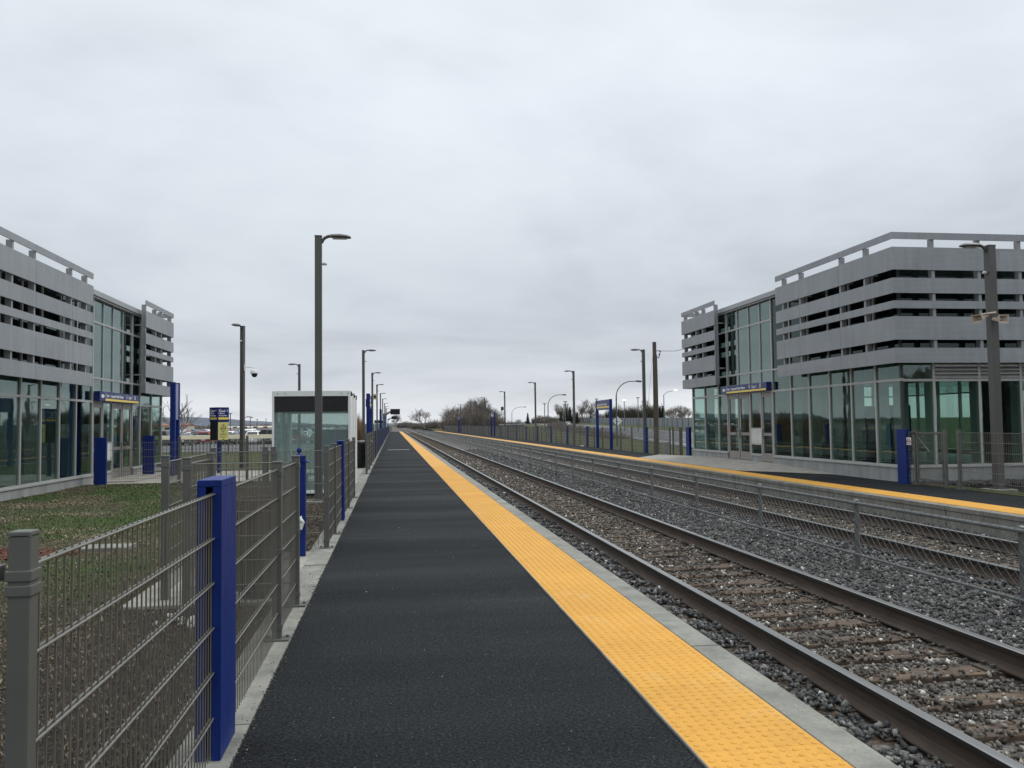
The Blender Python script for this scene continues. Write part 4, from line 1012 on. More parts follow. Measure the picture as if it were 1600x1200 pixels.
# ------------------------------------------------------------------ glass shelter
def shelter(label, x1, y0, z0, group):
    t = thing('platform_shelter', label, 'shelter', (x1, y0, z0), 0, group); W = 1.72; H = 2.38; D = 3.3
    b = MB(); 
    b.box(-W - .1, .12, -.1, D + .1, -.3, .03, bev=.01); b.build('footing', CONC, t)
    fr = MB()
    for i in range(3):
        y = i * 1.35
        fr.box(-.055, .0, y, y + .6, .1, H, bev=.006); fr.box(-W, -W + .045, y, y + .6, .1, H, bev=.006); fr.box(-W + .0, 0, y + .004, y + .596, H - .115, H + .01, bev=.006)
    fr.box(-W + .02, -.02, .08, D, H - .06, H - .02); fr.box(-W + .046, -.056, .02, .1, .1, .17); fr.box(-W + .02, -.02, D - .08, D - .02, .1, .17)
    fr.build('frame', WHITE, t)
    b = MB(); b.box(-.045, -.02, .6, 1.35, .1, H - .02); b.box(-.045, -.02, 1.95, 2.7, .1, H - .02); b.build('side_panel', WHITE, t)
    b = MB(); b.box(-W + .05, -.06, .03, .07, H - .45, H - .116); b.box(-W + .05, -.06, .07, D - .1, H - .46, H - .44); b.build('dark_fascia', BLACK, t)
    for nm, q in (('front_pane', (-W + .05, -.06, .05, .056, .18, H - .45)), ('rear_pane', (-W + .05, -.06, D - .06, D - .054, .18, H - .45)), ('side_pane', (-W + .02, -W + .026, .6, 1.35, .12, H - .12)), ('side_pane', (-W + .02, -W + .026, 1.95, 2.7, .12, H - .12))):
        b = MB(); b.box(*q); b.build(nm, GLASSS, t)
    b = MB(); b.box(-W + .05, -.06, .1, D - .1, .03, .08); b.box(-W+.1, -W + .2, .1, D - .1, .03, .1); b.build('floor', DARKIN, t)
    b = MB(); b.box(-.85, -.12, D - 1.3, D - 1.2, .45, 1.5, bev=.01); b.build('blue_panel', BLUE, t)
    b = MB(); b.box(-1.2, -.5, 1.4, 1.8, .42, .46); b.box(-1.15, -1.1, 1.45, 1.75, .08, .42); b.box(-.6, -.55, 1.45, 1.75, .08, .42); b.build('bench', GALV, t)
    b = MB()
    for x in (-W + .12, -W + .28, -.2, -.06): b.lathe([(.012, 0), (.01, .008)], k=6, M=Matrix.Translation((x, 0, H - .05)) @ Matrix.Rotation(PI / 2, 4, 'X'))
    b.build('bolts', GALV, t)
    return t
ss = 'white framed glass shelters on the left platform'
shelter('white framed glass waiting shelter behind the nearest lamp post', -.94, 19.0, -.1, ss)
shelter('small distant white glass shelter seen past the left fence lamps', -.96, 121, -.1, ss)

# ------------------------------------------------------------------ station buildings
def station(side, label, X0, dz, quai):
    t = thing('station_building', label, 'building', (X0, 25, dz))
    sg = 1 if side > 0 else -1
    def bx(b, u0, u1, y0, y1, z0, z1, bev=0): b.box(sg * u0, sg * u1, y0 - 25, y1 - 25, z0, z1, bev)
    YN, YS = 32.05, 18.22; DP = 9.0; RT = 5.43
    # plinth
    b = MB(); bx(b, -.05, .2, YS - .04, 24.96, -.6, .33); bx(b, -.05, .2, 28.58, YN + .04, -.6, .33); bx(b, -.04, .2, 25.84, 26.63, -.6, .33)
    bx(b, .2, DP, YS - .045, YS + .2, -.6, .33); bx(b, .2, DP, YN - .2, YN + .045, -.6, .33); bx(b, DP - .2, DP + .05, YS - .04, YN + .04, -.6, .332)
    b.build('plinth', CONCB, t)
    b = MB(); b = None
    for q in ((-.075, .06, YS - .07, 24.97), (-.075, .06, 28.57, YN + .06), (-.06, .06, 25.84, 26.63), (.06, DP, YS - .07, YS + .05), (.06, DP, YN - .05, YN + .06)):
        b = MB(); bx(b, *q, .331, .365); b.build('sill', ALU, t)
    # frames
    low = [YS, 19.25, 20.36, 21.47, 22.6, 23.72, 24.94]; lo2 = [28.55, 29.4, 30.75, YN]; ent = [25.78, 26.64, 27.56, 28.47, 29.37]
    b = MB(); mw = .032
    for y in low[1:] + lo2: bx(b, -.035, .07, y - mw, y + mw, .36, RT)
    for y in ent[:4]: bx(b, -.03, .06, y - .02, y + .02, 2.47, RT)
    bx(b, -.028, .055, 29.35, 29.39, 2.47, RT)
    for a, c in ((YS, 24.94), (28.55, YN)):
        seq = [q for q in low + lo2 if a - .01 <= q <= c + .01]
        for p, q in zip(seq[:-1], seq[1:]):
            bx(b, -.03, .06, p + mw, q - mw, .366, .405); bx(b, -.03, .06, p + mw, q - mw, 2.405, 2.465); bx(b, -.03, .06, p + mw, q - mw, 3.09, 3.14)
    seq = [24.94] + ent
    for p, q in zip(seq[:-1], seq[1:]):
        for z in (3.115, 4.72): bx(b, -.028, .055, p + .021, q - .021, z - .03, z + .03); bx(b, -.032, -.028, p + .021, q - .021, z - .012, z + .012)
        bx(b, -.026, .055, p + .021, q - .021, 2.41, 2.47)
    us = [0, .83, 2.03, 3.14, 4.3, 5.45, 6.6, 7.8, DP]
    for u in us[1:]:
        bx(b, u - mw, u + mw, YS - .035, YS + .07, .36, RT); bx(b, u - mw, u + mw, YN - .07, YN + .035, .36, RT)
    for p, q in zip(us[:-1], us[1:]):
        for yy in (YS, YN):
            s_ = -1 if yy == YS else 1
            for z0, z1 in ((.366, .405), (2.39, 2.45), (2.84, 2.9)): bx(b, p + mw, q - mw, yy - .03, yy + .03, z0, z1)
    for y in np.linspace(YS, YN, 12): bx(b, DP - .07, DP + .035, y - mw, y + mw, .36, RT)
    bx(b, DP - .06, DP + .03, YS, YN, 2.41, 2.46); bx(b, DP - .06, DP + .03, YS, YN, .366, .405)
    b.build('curtain_wall_frame', ALU, t)
    b = MB(); bx(b, -.02, .05, YS - .02, YS + .032, .37, 2.4); bx(b, -.02, .05, YS - .02, YS + .032, 2.47, RT); b.build('corner_post', basic('dark_gasket', (.03, .036, .036), .35), t)
    b = MB(); bx(b, -.034, .06, YS - .034, YS + .031, 2.403, 2.467); b.build('corner_transom', ALU, t)
    # panes
    def pane(u0, u1, y0, y1, z0, z1, m):
        q = MB(); bx(q, u0, u1, y0, y1, z0, z1); q.build('window_pane', m, t)
    for seq in (low, lo2):
        for p, q in zip(seq[:-1], seq[1:]):
            pane(.0, .012, p + mw, q - mw, .405, 2.405, GLASS); pane(.0, .012, p + mw, q - mw, 2.465, 3.09, GLASS); pane(.0, .012, p + mw, q - mw, 3.14, RT, GLASSD)
    seq = [24.94] + ent
    for p, q in zip(seq[:-1], seq[1:]):
        for z0, z1 in ((2.47, 3.085), (3.145, 4.69), (4.75, RT)): pane(.0, .012, p + .02, q - .02, z0, z1, GLASSU)
    for p, q in zip(us[:-1], us[1:]):
        for yy in (YS, YN):
            if yy == YS and p > .5:
                pass
            else: pane(p + mw, q - mw, yy - .006, yy + .006, 2.45, 2.84, GLASS)
            pane(p + mw, q - mw, yy - .006, yy + .006, .405, 2.39, GLASSV); pane(p + mw, q - mw, yy - .006, yy + .006, 2.9, RT, GLASSD)
    yy = list(np.linspace(YS, YN, 12))
    for p, q in zip(yy[:-1], yy[1:]): pane(DP - .006, DP + .006, p + mw, q - mw, .405, 2.41, GLASS); pane(DP - .006, DP + .006, p + mw, q - mw, 2.46, RT, GLASSU)
    # louvres on the south side
    for p, q in list(zip(us[:-1], us[1:]))[1:]:
        b = MB()
        for z in (2.47, 2.56, 2.65, 2.74):
            n = len(b.v); y0 = YS - 25
            b.v += [(sg * (p + mw), y0 - .04, z), (sg * (q - mw), y0 - .04, z), (sg * (q - mw), y0 + .03, z + .085), (sg * (p + mw), y0 + .03, z + .085),
                    (sg * (p + mw), y0 - .04, z + .012), (sg * (q - mw), y0 - .04, z + .012), (sg * (q - mw), y0 + .03, z + .097), (sg * (p + mw), y0 + .03, z + .097)]
            for f in ((0, 1, 2, 3), (4, 7, 6, 5), (0, 4, 5, 1), (2, 6, 7, 3), (0, 3, 7, 4), (1, 5, 6, 2)): b.face(tuple(n + i for i in f))
        bx(b, p + mw, q - mw, YS + .05, YS + .07, 2.45, 2.84)
        b.build('louvre', ALU, t)
    # doors and the bay between them
    def door(y0, y1, hside):
        q = MB(); z0, z1 = .17, 2.4; st = .105
        bx(q, -.02, .035, y0 + .015, y0 + st, z0, z1); bx(q, -.02, .035, y1 - st, y1 - .015, z0, z1)
        bx(q, -.02, .035, y0 + st, y1 - st, z0, z0 + .27); bx(q, -.02, .035, y0 + st, y1 - st, 2.27, z1); bx(q, -.02, .035, y0 + st, y1 - st, 1.0, 1.1)
        d = q.build('door', DOORM, t)
        q = MB(); bx(q, .0, .012, y0 + st, y1 - st, z0 + .27, 1.0); bx(q, .0, .012, y0 + st, y1 - st, 1.1, 2.27); q.build('door_glass', GLASS, d)
        yh = y0 + .16 if hside < 0 else y1 - .16
        q = MB(); q.tube([(sg * -.02, yh - 25, .92), (sg * -.07, yh - 25, .92), (sg * -.07, yh - 25, 1.22), (sg * -.02, yh - 25, 1.22)], .014, 8); q.build('handle', GALV, d, True)
    door(24.98, 25.77, 1); door(26.67, 27.55, 1); door(27.57, 28.5, -1)
    q = MB(); bx(q, -.03, .06, 25.772, 25.83, .17, 2.41); bx(q, -.03, .06, 26.61, 26.668, .17, 2.41); bx(q, -.025, .05, 25.83, 26.61, 1.22, 1.26); bx(q, -.025, .05, 25.83, 26.61, .7, .74); bx(q, -.025, .05, 25.83, 26.61, .366, .405); q.build('door_bay_frame', ALU, t)
    pane(.0, .012, 25.83, 26.61, 1.26, 2.41, GLASS); pane(.0, .012, 25.83, 26.61, .405, .7, GLASS)
    q = MB(); bx(q, -.024, .02, 25.835, 26.605, .742, 1.218); q.build('notice_panel', basic('notice_white', (.5, .5, .48), .5), t)
    # roof and interior
    b = MB(); bx(b, -.16, DP + .1, YS + .3, YN - .3, RT + .001, RT + .16, .01); bx(b, -.11, DP, YS + .35, YN - .35, RT - .05, RT); b.build('roof', FASCIA, t)
    b = MB(); bx(b, .2, DP - .2, YS + .2, YN - .2, .0, .2); b.build('floor', INFLOOR, t)
    b = MB(); bx(b, .35, DP - .3, YS + .35, 24.5, 2.95, RT - .1); bx(b, 2.6, DP - .3, 24.5, 28.5, 2.95, RT - .1); bx(b, .35, DP - .3, 28.5, YN - .35, 2.95, RT - .1); b.build('ceiling_void', DARKIN, t)
    CEIL = basic('ceiling_panel', (.2, .21, .2), .7, 0, .04, 1, 'World'); b = MB(); bx(b, .62, DP - .4, YS + .5, 24.45, 2.925, 2.948); bx(b, .62, DP - .4, 28.55, YN - .5, 2.925, 2.948); bx(b, 2.62, DP - .4, 24.47, 28.53, 2.925, 2.948); b.build('ceiling', CEIL, t)
    b = MB(); bx(b, 3.2, 3.4, 26.4, 29.9, .2, 2.94); bx(b, 1.2, 3.2, 29.9, 30.0, .2, 2.94); bx(b, 6.6, 7.2, 23.0, 24.0, .2, 2.94); b.build('interior_wall', INWALL, t)
    for i, (u, y) in enumerate(((.75, 19.4), (.75, 21.6), (.75, 23.8), (.75, 30.1), (4.4, 19.3), (6.9, 19.3))):
        c = MB(); c.box(sg * u - .13, sg * u + .13, y - 25 - .13, y - 25 + .13, .2, 2.95); c.build('column', COLUMN, t)
    m_ = MB(); bx(m_, 2.3, 2.9, 22.2, 23.0, .2, 1.9, .03); bx(m_, 2.3, 2.9, 23.4, 24.2, .2, 1.9, .03); mm = m_.build('ticket_machine', BLUE, t)
    m_ = MB(); bx(m_, 2.28, 2.3, 22.35, 22.85, 1.2, 1.6); bx(m_, 2.28, 2.3, 23.55, 24.05, 1.2, 1.6); m_.build('machine_screen', SCREEN, mm)
    for y in low[1:-1] + lo2[1:-1]:
        c = MB(); bx(c, .09, .33, y - .012, y + .012, .42, 2.93); c.build('glazing_fin', COLUMN, t)
    for u in us[1:-1]:
        c = MB(); bx(c, u - .012, u + .012, YS + .09, YS + .33, .42, 2.93); c.build('glazing_fin', COLUMN, t)
    # perforated cladding
    bands = [(5.73, 5.89), (5.0, 5.54), (4.45, 4.81), (4.09, 4.27), (3.35, 3.9), (2.81, 3.16)]
    C0 = -.4; g = .004
    for i, (z0, z1) in enumerate(bands):
        b = MB()
        for a, c in ((17.8, 20.17), (20.17, 22.35), (22.35, 23.8)): bx(b, C0, C0 + .03, a + (g if a > 17.9 else 0), c - (g if c < 23.7 else 0), z0, z1)
        for a, c in ((C0 + .03, 2.0), (2.0, 4.4), (4.4, 6.8), (6.8, DP + .4)): bx(b, a + (g if a > 0 else 0), c - g, 17.8, 17.83, z0, z1)
        bx(b, C0 + .03, C0 + .033, 17.9, 23.7, z0 + .01, z0 + .05)
        b.build('roof_rail' if i == 0 else 'cladding_band', CLAD, t)
        b = MB()
        for a, c in ((28.68, 30.6), (30.6, 32.42)): 
            bx(b, C0, C0 + .03, a + (g if a > 29 else 0), min(c, 32.15) - (g if c < 31 else 0), z0, z1)
        bx(b, C0 + .03, 3.4, 32.12, 32.15, z0, z1)
        b.build('roof_rail' if i == 0 else 'cladding_band', CLAD, t)
    CPG = basic('cladding_post_grey', (.26, .265, .27), .5, .3, .06, 2, 'World')
    def post(y, u=None):
        b = MB()
        if u is None: bx(b, C0 + .032, C0 + .16, y - .08, y, 2.83, 5.75); bx(b, C0 + .16, 0, y - .05, y - .03, 3.4, 3.45); bx(b, C0 + .16, 0, y - .05, y - .03, 5.05, 5.1)
        else: bx(b, u, u + .08, 17.832, 17.96, 2.83, 5.75)
        b.build('cladding_post', CPG, t)
    for y in (19.07, 20.2, 22.38, 23.43, 28.8, 30.0, 30.68, 31.95): post(y)
    for u in (.62, 1.82, 2.9, 4.1, 5.2, 6.4, 7.6, 8.8): post(0, u)
    # name sign over the doors
    s = thing('entrance_sign', 'long blue name sign with yellow stripe over the doors of the %s building' % ('right' if sg > 0 else 'left'), 'sign', (X0, 25, dz), 0, 'blue signs over the building doors')
    b = MB(); bx(b, -.2, -.03, 25.0, 28.67, 2.457, 2.737, .006); bd = b.build('sign_box', SIGNBLUE, s)
    lg0, lg1, t0, t1 = (28.2, 28.66, 28.14, 25.1) if sg > 0 else (25.01, 25.47, 25.55, 28.6)
    b = MB(); bx(b, -.203, -.2, min(t0, t1) - .06, max(t0, t1) + .03, 2.475, 2.535); b.build('yellow_stripe', YELLOWSIGN, bd)
    b = MB(); yy = 28.19 if sg > 0 else 25.48; bx(b, -.204, -.2, yy - .006, yy + .006, 2.46, 2.735); b.build('divider', WHITET, bd)
    xw = sg * -.2025; rz = -PI / 2 if sg > 0 else PI / 2; dr = -1 if sg > 0 else 1
    def tx(w, y, size, sx): text(w, size, (xw, y - 25, 2.58), (PI / 2, 0, rz), WHITET, bd, sx=sx)
    tx('Gare', t0, .125, .95); tx('Longueuil–Saint-Hubert', t0 + dr * .36, .125, .98)
    tx('Quai %s' % quai, t0 + dr * 2.04, .135, 1.05)
    # down arrow, round accessibility emblem, operator logo
    b = MB(); yc = t0 + dr * 1.86 - 25
    b.box(xw - .002, xw + .002, yc - .012, yc + .012, 2.62, 2.7); n = len(b.v)
    b.v += [(xw - .002, yc - .05, 2.635), (xw - .002, yc + .05, 2.635), (xw - .002, yc, 2.575), (xw + .002, yc - .05, 2.635), (xw + .002, yc + .05, 2.635), (xw + .002, yc, 2.575)]
    for f in ((0, 1, 2), (5, 4, 3), (0, 3, 4, 1), (1, 4, 5, 2), (2, 5, 3, 0)): b.face(tuple(n + i for i in f))
    yc = t0 + dr * 2.68 - 25
    b.tube([(xw, yc + .055 * math.cos(a), 2.635 + .06 * math.sin(a)) for a in np.linspace(0, 2 * PI, 25)], .007, 5, False)
    b.box(xw - .002, xw + .002, yc - .008, yc + .008, 2.61, 2.655); b.box(xw - .0025, xw + .0025, yc - .025, yc + .02, 2.6, 2.612)
    yc = (lg0 + lg1) / 2 - 25
    for dy, hh in ((-.1, .035), (-.05, .06), (0, .07), (.05, .06), (.1, .035)):
        b.box(xw - .002, xw + .002, yc + dy - .02, yc + dy + .02, 2.6 - hh * .8, 2.6 + hh * .8)
    b.box(xw - .003, xw + .003, yc - .15, yc + .15, 2.595, 2.607)
    b.build('symbols', WHITET, bd)
    return t
station(1, 'glass station building with grey slatted cladding at the right of the tracks', 12.0, 0, '1')
station(-1, 'glass station building with grey slatted cladding at the left behind the lawn', -8.45, -.17, '1')

# ------------------------------------------------------------------ sound barrier, abutment, scrub along the road
t = thing('sound_barrier', 'long grey sound barrier wall along the far side of the highway', 'wall', (0, 0, 0))
b = MB(); c = MB()
for s in range(40, 620, 6):
    a = road_pt(s, 24, .2); d = road_pt(s + 5.9, 24, .2); pw = [(a[0], a[1]), (d[0], d[1]), (d[0] + RP[0] * .15, d[1] + RP[1] * .15), (a[0] + RP[0] * .15, a[1] + RP[1] * .15)]
    b.prism(pw, lambda p, q, z: (p, q, z), a[2] - .6, a[2] + 2.45)
    e = road_pt(s - .05, 23.9, 0); c.box(e[0] - .12, e[0] + .12, e[1] - .12, e[1] + .12, e[2] - .4, e[2] + 2.72)
b.build('wall_panels', SOUND, t); c.build('wall_posts', SOUND, t)
t = thing('bridge_abutment', 'pale concrete abutment wall beside the distant road behind the far platform', 'wall', (24.0, 165, -1.2))
b = MB(); b.box(-2.6, 2.2, 0, .6, 0, 2.35, bev=.05); b.build('wall', CONC, t); b = MB(); b.box(-2.9, 2.5, -.15, .75, 2.35, 2.6, bev=.03); b.build('coping', CONCB, t)

# ------------------------------------------------------------------ vegetation
def branch_tree(seed, h, spread, depth=6, dens=3, trunk=.16, upright=.6):
    """bare tree: returns (trunk MB, crown MB) grown from the base at the origin"""
    rnd = random.Random(seed); tb, cb = MB(), MB()
    def grow(p, d, L_, r, lv):
        n = 3; pts = [p]; rr = [r]
        for i in range(n):
            d = (d + Vector((rnd.gauss(0, .12), rnd.gauss(0, .12), .05))).normalized(); p = p + d * (L_ / n); pts.append(p); rr.append(r * (1 - .3 * (i + 1) / n))
        (tb if lv < 2 else cb).tube(pts, rr, 6 if lv < 2 else 3, False)
        if lv >= depth: return
        k = dens + (1 if rnd.random() < .4 else 0)
        for i in range(k):
            f = rnd.uniform(.45, 1); q = pts[0].lerp(pts[-1], f) if i else pts[-1]
            a = rnd.uniform(0, 2 * PI); t_ = d.orthogonal().normalized(); u = d.cross(t_)
            sp = rnd.uniform(.35, 1.0) * spread
            nd = (d + (t_ * math.cos(a) + u * math.sin(a)) * sp + Vector((0, 0, upright * .25))).normalized()
            grow(q, nd, L_ * rnd.uniform(.66, .9), max(.012, r * .58), lv + 1)
    grow(Vector((0, 0, 0)), Vector((0, 0, 1)), h * .22, trunk, 0)
    return tb, cb
TREES = {}; NOMH = {'spreading': 10, 'poplar': 11, 'shrubby': 7, 'round': 10, 'sapling': 4.5}
def tree(kind, label, x, y, z, s, rz, group=None, sz=None):
    if kind not in TREES:
        seed, h, spread, depth, dens, tr, up, mat = {'spreading': (3, 9, .95, 6, 3, .16, .4, BARK), 'poplar': (5, 10, .5, 6, 3, .14, 1.0, BARKL), 'shrubby': (8, 6, 1.1, 6, 3, .1, .3, BARK), 'round': (12, 9, .85, 6, 3, .15, .5, BARK), 'sapling': (21, 4.5, .9, 4, 3, .05, .6, BARK)}[kind]
        tb, cb = branch_tree(seed, h, spread, depth, dens, tr, up)
        TREES[kind] = (tb.mesh('trunk', mat), cb.mesh('crown', mat))
    t = thing('bare_tree', label, 'tree', (x, y, z), rz, group); k_ = s * NOMH[kind] / max(v.co.z for v in TREES[kind][1].vertices); t.scale = (k_, k_, k_)
    link_mesh('trunk', TREES[kind][0], t); link_mesh('crown', TREES[kind][1], t); return t
_con = [None]
def conifer(label, x, y, z, s, group=None):
    if _con[0] is None:
        n = 2600; hh = rng.random(n) ** .8; a = rng.uniform(0, 2 * PI, n); r = (1 - hh) * 1.7 * (.55 + .45 * rng.random(n)) * (1 + .25 * np.sin(hh * 40)) + .05
        p = np.stack([r * np.cos(a), r * np.sin(a), .5 + hh * 6.5], -1); d = np.stack([np.cos(a) * .35, np.sin(a) * .35, -.12 + 0 * a], -1); w = np.stack([-np.sin(a) * .12, np.cos(a) * .12, 0 * a], -1)
        V = np.stack([p - d - w, p - d + w, p + d], 1).reshape(-1, 3); F = np.arange(3 * n).reshape(-1, 3)
        o = np_mesh('crown', V, F, CONIFER); me = o.data; bpy.data.objects.remove(o)
        b = MB(); b.tube([(0, 0, 0), (0, 0, 6.8)], [.16, .02], 7); _con[0] = (b.mesh('trunk', BARK), me)
    t = thing('conifer', label, 'tree', (x, y, z), random.uniform(0, 6), group); t.scale = (s, s, s)
    link_mesh('trunk', _con[0][0], t); link_mesh('crown', _con[0][1], t); return t
_bush = {}
def bush(name, label, x, y, z, sx, sy, sz, mat=None, seed=0, cat='bush', group=None):
    mat = mat or BRUSHM; key = (mat.name, seed)
    if key not in _bush:
        r2 = np.random.default_rng(seed + 50); b = MB(); rnd = random.Random(seed)
        for i in range(620):
            a = rnd.uniform(0, 2 * PI); rr = math.sqrt(rnd.random()) * .75; p = Vector((rr * math.cos(a), rr * math.sin(a), 0))
            d = Vector((p.x * .5 + rnd.gauss(0, .2), p.y * .5 + rnd.gauss(0, .2), 1)).normalized(); L_ = rnd.uniform(.5, 1.0) * (1.1 - .45 * rr)
            m_ = p + d * L_ * .5; e = m_ + (d + Vector((rnd.gauss(0, .25), rnd.gauss(0, .25), 0))).normalized() * L_ * .5
            b.tube([p, m_, e], [.013, .011, .006], 3, False)
            for q in range(2):
                f = m_.lerp(e, rnd.random()); b.tube([f, f + Vector((rnd.gauss(0, .12), rnd.gauss(0, .12), rnd.uniform(.05, .2)))], [.006, .003], 3, False)
        _bush[key] = b.mesh(name, mat)
    o = link_mesh(name, _bush[key], None, (x, y, z), 0); o.scale = (sx, sy, sz * 1.5); tag(o, label, cat, group); return o
# beyond the platform ends, along the line
tree('spreading', 'tall bare tree rising from the brush straight ahead of the right-hand track', 12.5, 330, -1.2, 1.0, 1, sz=1.0)
for i, (x, y, sx, sz, lb) in enumerate([(16, 325, 4, 3.4, 'dense grey-brown brush at the foot of the bare tree ahead of the tracks'), (21, 330, 5, 2.4, 'lower brown brush right of the bare tree ahead of the tracks'), (10.5, 345, 3, 2.6, 'brown brush left of the bare tree ahead of the tracks')]):
    bush('brush', lb, x, y, -1.3, sx, 5, sz, None, i)
tree('round', 'small dark round tree at the vanishing point of the left platform', 1.0, 480, -1.3, .95, 2)
for i, (x, y, s, k) in enumerate([(-9, 420, 2.2, 3), (7, 520, 3, 4), (-17, 380, 2, 5), (10, 620, 4, 6)]):
    bush('brush', ['low reddish brush left of the far end of the track', 'low brush right of the small dark round tree', 'low brush farther left of the far end of the track', 'faint far brush where the tracks vanish'][i], x, y, -1.4, s * 1.8, 4, s, None, k % 4)
gt = 'bare trees of the thicket behind the far platform'
for i, (px, y, s, k) in enumerate([(18.0, 250, .75, 'round'), (20.5, 262, .95, 'spreading'), (23.5, 250, 1.12, 'round'), (26, 256, 1.1, 'spreading'), (28.5, 248, 1.0, 'poplar'), (31, 252, .82, 'spreading'), (15.8, 256, .6, 'shrubby'), (22, 244, .8, 'shrubby'), (27.0, 243, .85, 'shrubby'), (19.3, 256, .85, 'round'), (25.0, 262, 1.05, 'round'), (29.6, 258, .9, 'round'), (24.6, 246, .95, 'spreading'), (17.2, 246, .62, 'spreading')]):
    tree(k, ['shorter round bare tree at the left edge of the thicket', 'bare spreading tree left of the middle of the thicket', 'tallest round bare tree in the middle of the thicket', 'tall spreading bare tree right of the middle of the thicket', 'upright bare tree on the right side of the thicket', 'bare tree at the right edge of the thicket with sparse twigs', 'low shrubby tree at the far left of the thicket', 'low shrubby tree before the middle of the thicket', 'low shrubby tree before the right part of the thicket', 'round bare tree left of centre at the back of the thicket', 'tall round bare tree at the back of the thicket centre', 'round bare tree on the right at the back of the thicket', 'spreading bare tree in the front of the thicket centre', 'low spreading bare tree at the front left of the thicket'][i], px, y, -1.2, s, i * 1.1, gt)
for i, (x, sx, sz) in enumerate([(17, 3.5, 3.6), (21, 3.5, 4.5), (25.5, 3.5, 5), (30, 3, 4), (34, 3.5, 2.6)]):
    bush('thicket_brush', ['brown brush under the left end of the thicket', 'brown brush left of the thicket middle', 'dense brown brush under the thicket middle', 'brown brush under the right end of the thicket', 'low brown brush right of the thicket beside the abutment'][i], x, 241, -1.3, sx, 3, sz, None, i)
# dark scrub along the near road edge
for i in range(9):
    s = 36 + i * 15; p = road_pt(s, -3.4, -1.5)
    bush('roadside_scrub', '%s patch of dark brown scrub along the highway bank, from the near end' % ['first', 'second', 'third', 'fourth', 'fifth', 'sixth', 'seventh', 'eighth', 'ninth'][i], p[0], p[1], p[2], 2.4, 7, 1.7 + .12 * i, None, i % 4, 'scrub', 'scrub along the highway bank')
# tree line beyond the highway
def back(px, D, dz=-1.0):   # a spot at picture bearing px and distance D along the track
    th, f = R(8.197), 1295.; return (D * math.tan(math.atan((px - 800) / f) + th), D)
gb = 'bare trees in the line beyond the highway'
for i, (px, D, s, k) in enumerate([(845, 420, .7, 'round'), (858, 430, .75, 'spreading'), (868, 410, 1.15, 'poplar'), (878, 425, 1.0, 'poplar'), (889, 415, 1.2, 'poplar'), (903, 430, .85, 'round'), (914, 400, 1.3, 'poplar'), (922, 405, 1.2, 'poplar'), (934, 420, .9, 'spreading'), (944, 430, .85, 'spreading'), (1012, 380, 1.25, 'poplar'), (1022, 385, 1.2, 'spreading'), (1048, 370, .85, 'round'), (1057, 360, .95, 'round'), (1066, 350, 1.0, 'round'), (1074, 352, .9, 'spreading'), (1084, 350, .7, 'round'), (808, 460, .5, 'round'), (780, 470, .55, 'shrubby'), (820, 470, .55, 'shrubby')]):
    x, y = back(px, D)
    lbs = ['bare round tree above the left end of the barrier', 'bare spreading tree next right of the left barrier end', 'tall bare poplar left of the dark conifer clump', 'bare poplar just behind the conifer clump left side', 'tall bare poplar over the middle of the conifer clump', 'bare round tree right of the conifer clump', 'tallest bare poplar left of the station name sign', 'bare poplar touching the station name sign', 'bare tree seen through the frame of the station name sign', 'bare tree right beside the near post of the station sign', 'tall bare tree behind the platform lamp by the utility pole', 'bare tree seen just right of the wooden utility pole', 'bare round tree left in the clump beside the right building', 'bare round tree in the middle of the clump beside the right building', 'largest bare round tree close to the right building', 'bare spreading tree next to the right building glass', 'bare tree touching the edge of the right building', 'small bare tree behind the distant car', 'small bare shrubby tree behind the abutment', 'small bare shrubby tree right of the distant car']
    tree(k, lbs[i], x, y, -.8, s, i * .9, gb)
for i, (px, D, s) in enumerate([(824, 430, .95), (876, 395, .9), (884, 398, 1.15), (890, 396, 1.25), (896, 396, 1.1), (901, 398, .85), (922, 392, .7), (1030, 345, 1.05), (1035, 345, 1.15), (1009, 350, 1.0)]):
    x, y = back(px, D); conifer(['lone small dark conifer right of the distant car', 'dark conifer at the left of the conifer clump', 'dark conifer left of the clump middle', 'tallest dark conifer of the clump', 'dark conifer right of the clump middle', 'dark conifer at the right of the clump', 'small dark conifer left of the station sign', 'left one of two dark conifers right of the utility pole', 'right one of two dark conifers right of the utility pole', 'dark conifer behind the platform lamp by the utility pole'][i], x, y, .2, s, 'dark conifers beyond the highway')
for i, px in enumerate(range(955, 1030, 9)):
    x, y = back(px, 365); bush('hedge_bush', '%s olive-brown hedge bush between station sign and utility pole, from left' % ['first', 'second', 'third', 'fourth', 'fifth', 'sixth', 'seventh', 'eighth', 'ninth'][i], x, y, -.2, 3.2, 3, 6.2 + .7 * math.sin(i * 2.2), basic('olive_brush', (.075, .066, .045), .95, 0, .3, 1), i % 4, 'bush', 'hedge bushes beyond the highway')
for i, px in enumerate(range(840, 960, 14)):
    x, y = back(px, 440); bush('far_brush', '%s low brush clump under the bare trees beyond the barrier, from the left' % ['first', 'second', 'third', 'fourth', 'fifth', 'sixth', 'seventh', 'eighth', 'ninth'][i], x, y, .6, 4, 3, 3.2, None, i % 4, 'bush', 'brush beyond the barrier')
# left: reeds behind the shelter, sapling by the slim sign
for i, (x, y, s) in enumerate([(-2.0, 49, 1.9), (-2.35, 53, 2.1), (-2.3, 58, 2.2)]):
    bush('dry_reeds', ['clump of rust-brown dry reeds nearest behind the shelter', 'middle clump of rust-brown dry reeds behind the shelter', 'farthest clump of rust-brown dry reeds behind the shelter'][i], x, y, -.1, .45, 1.4, s * .75, REED, i, 'reeds', 'reeds behind the shelter')
tree('sapling', 'thin bare sapling beside the slim blue sign in front of the car park', -11.2, 46, -.3, .8, 1)

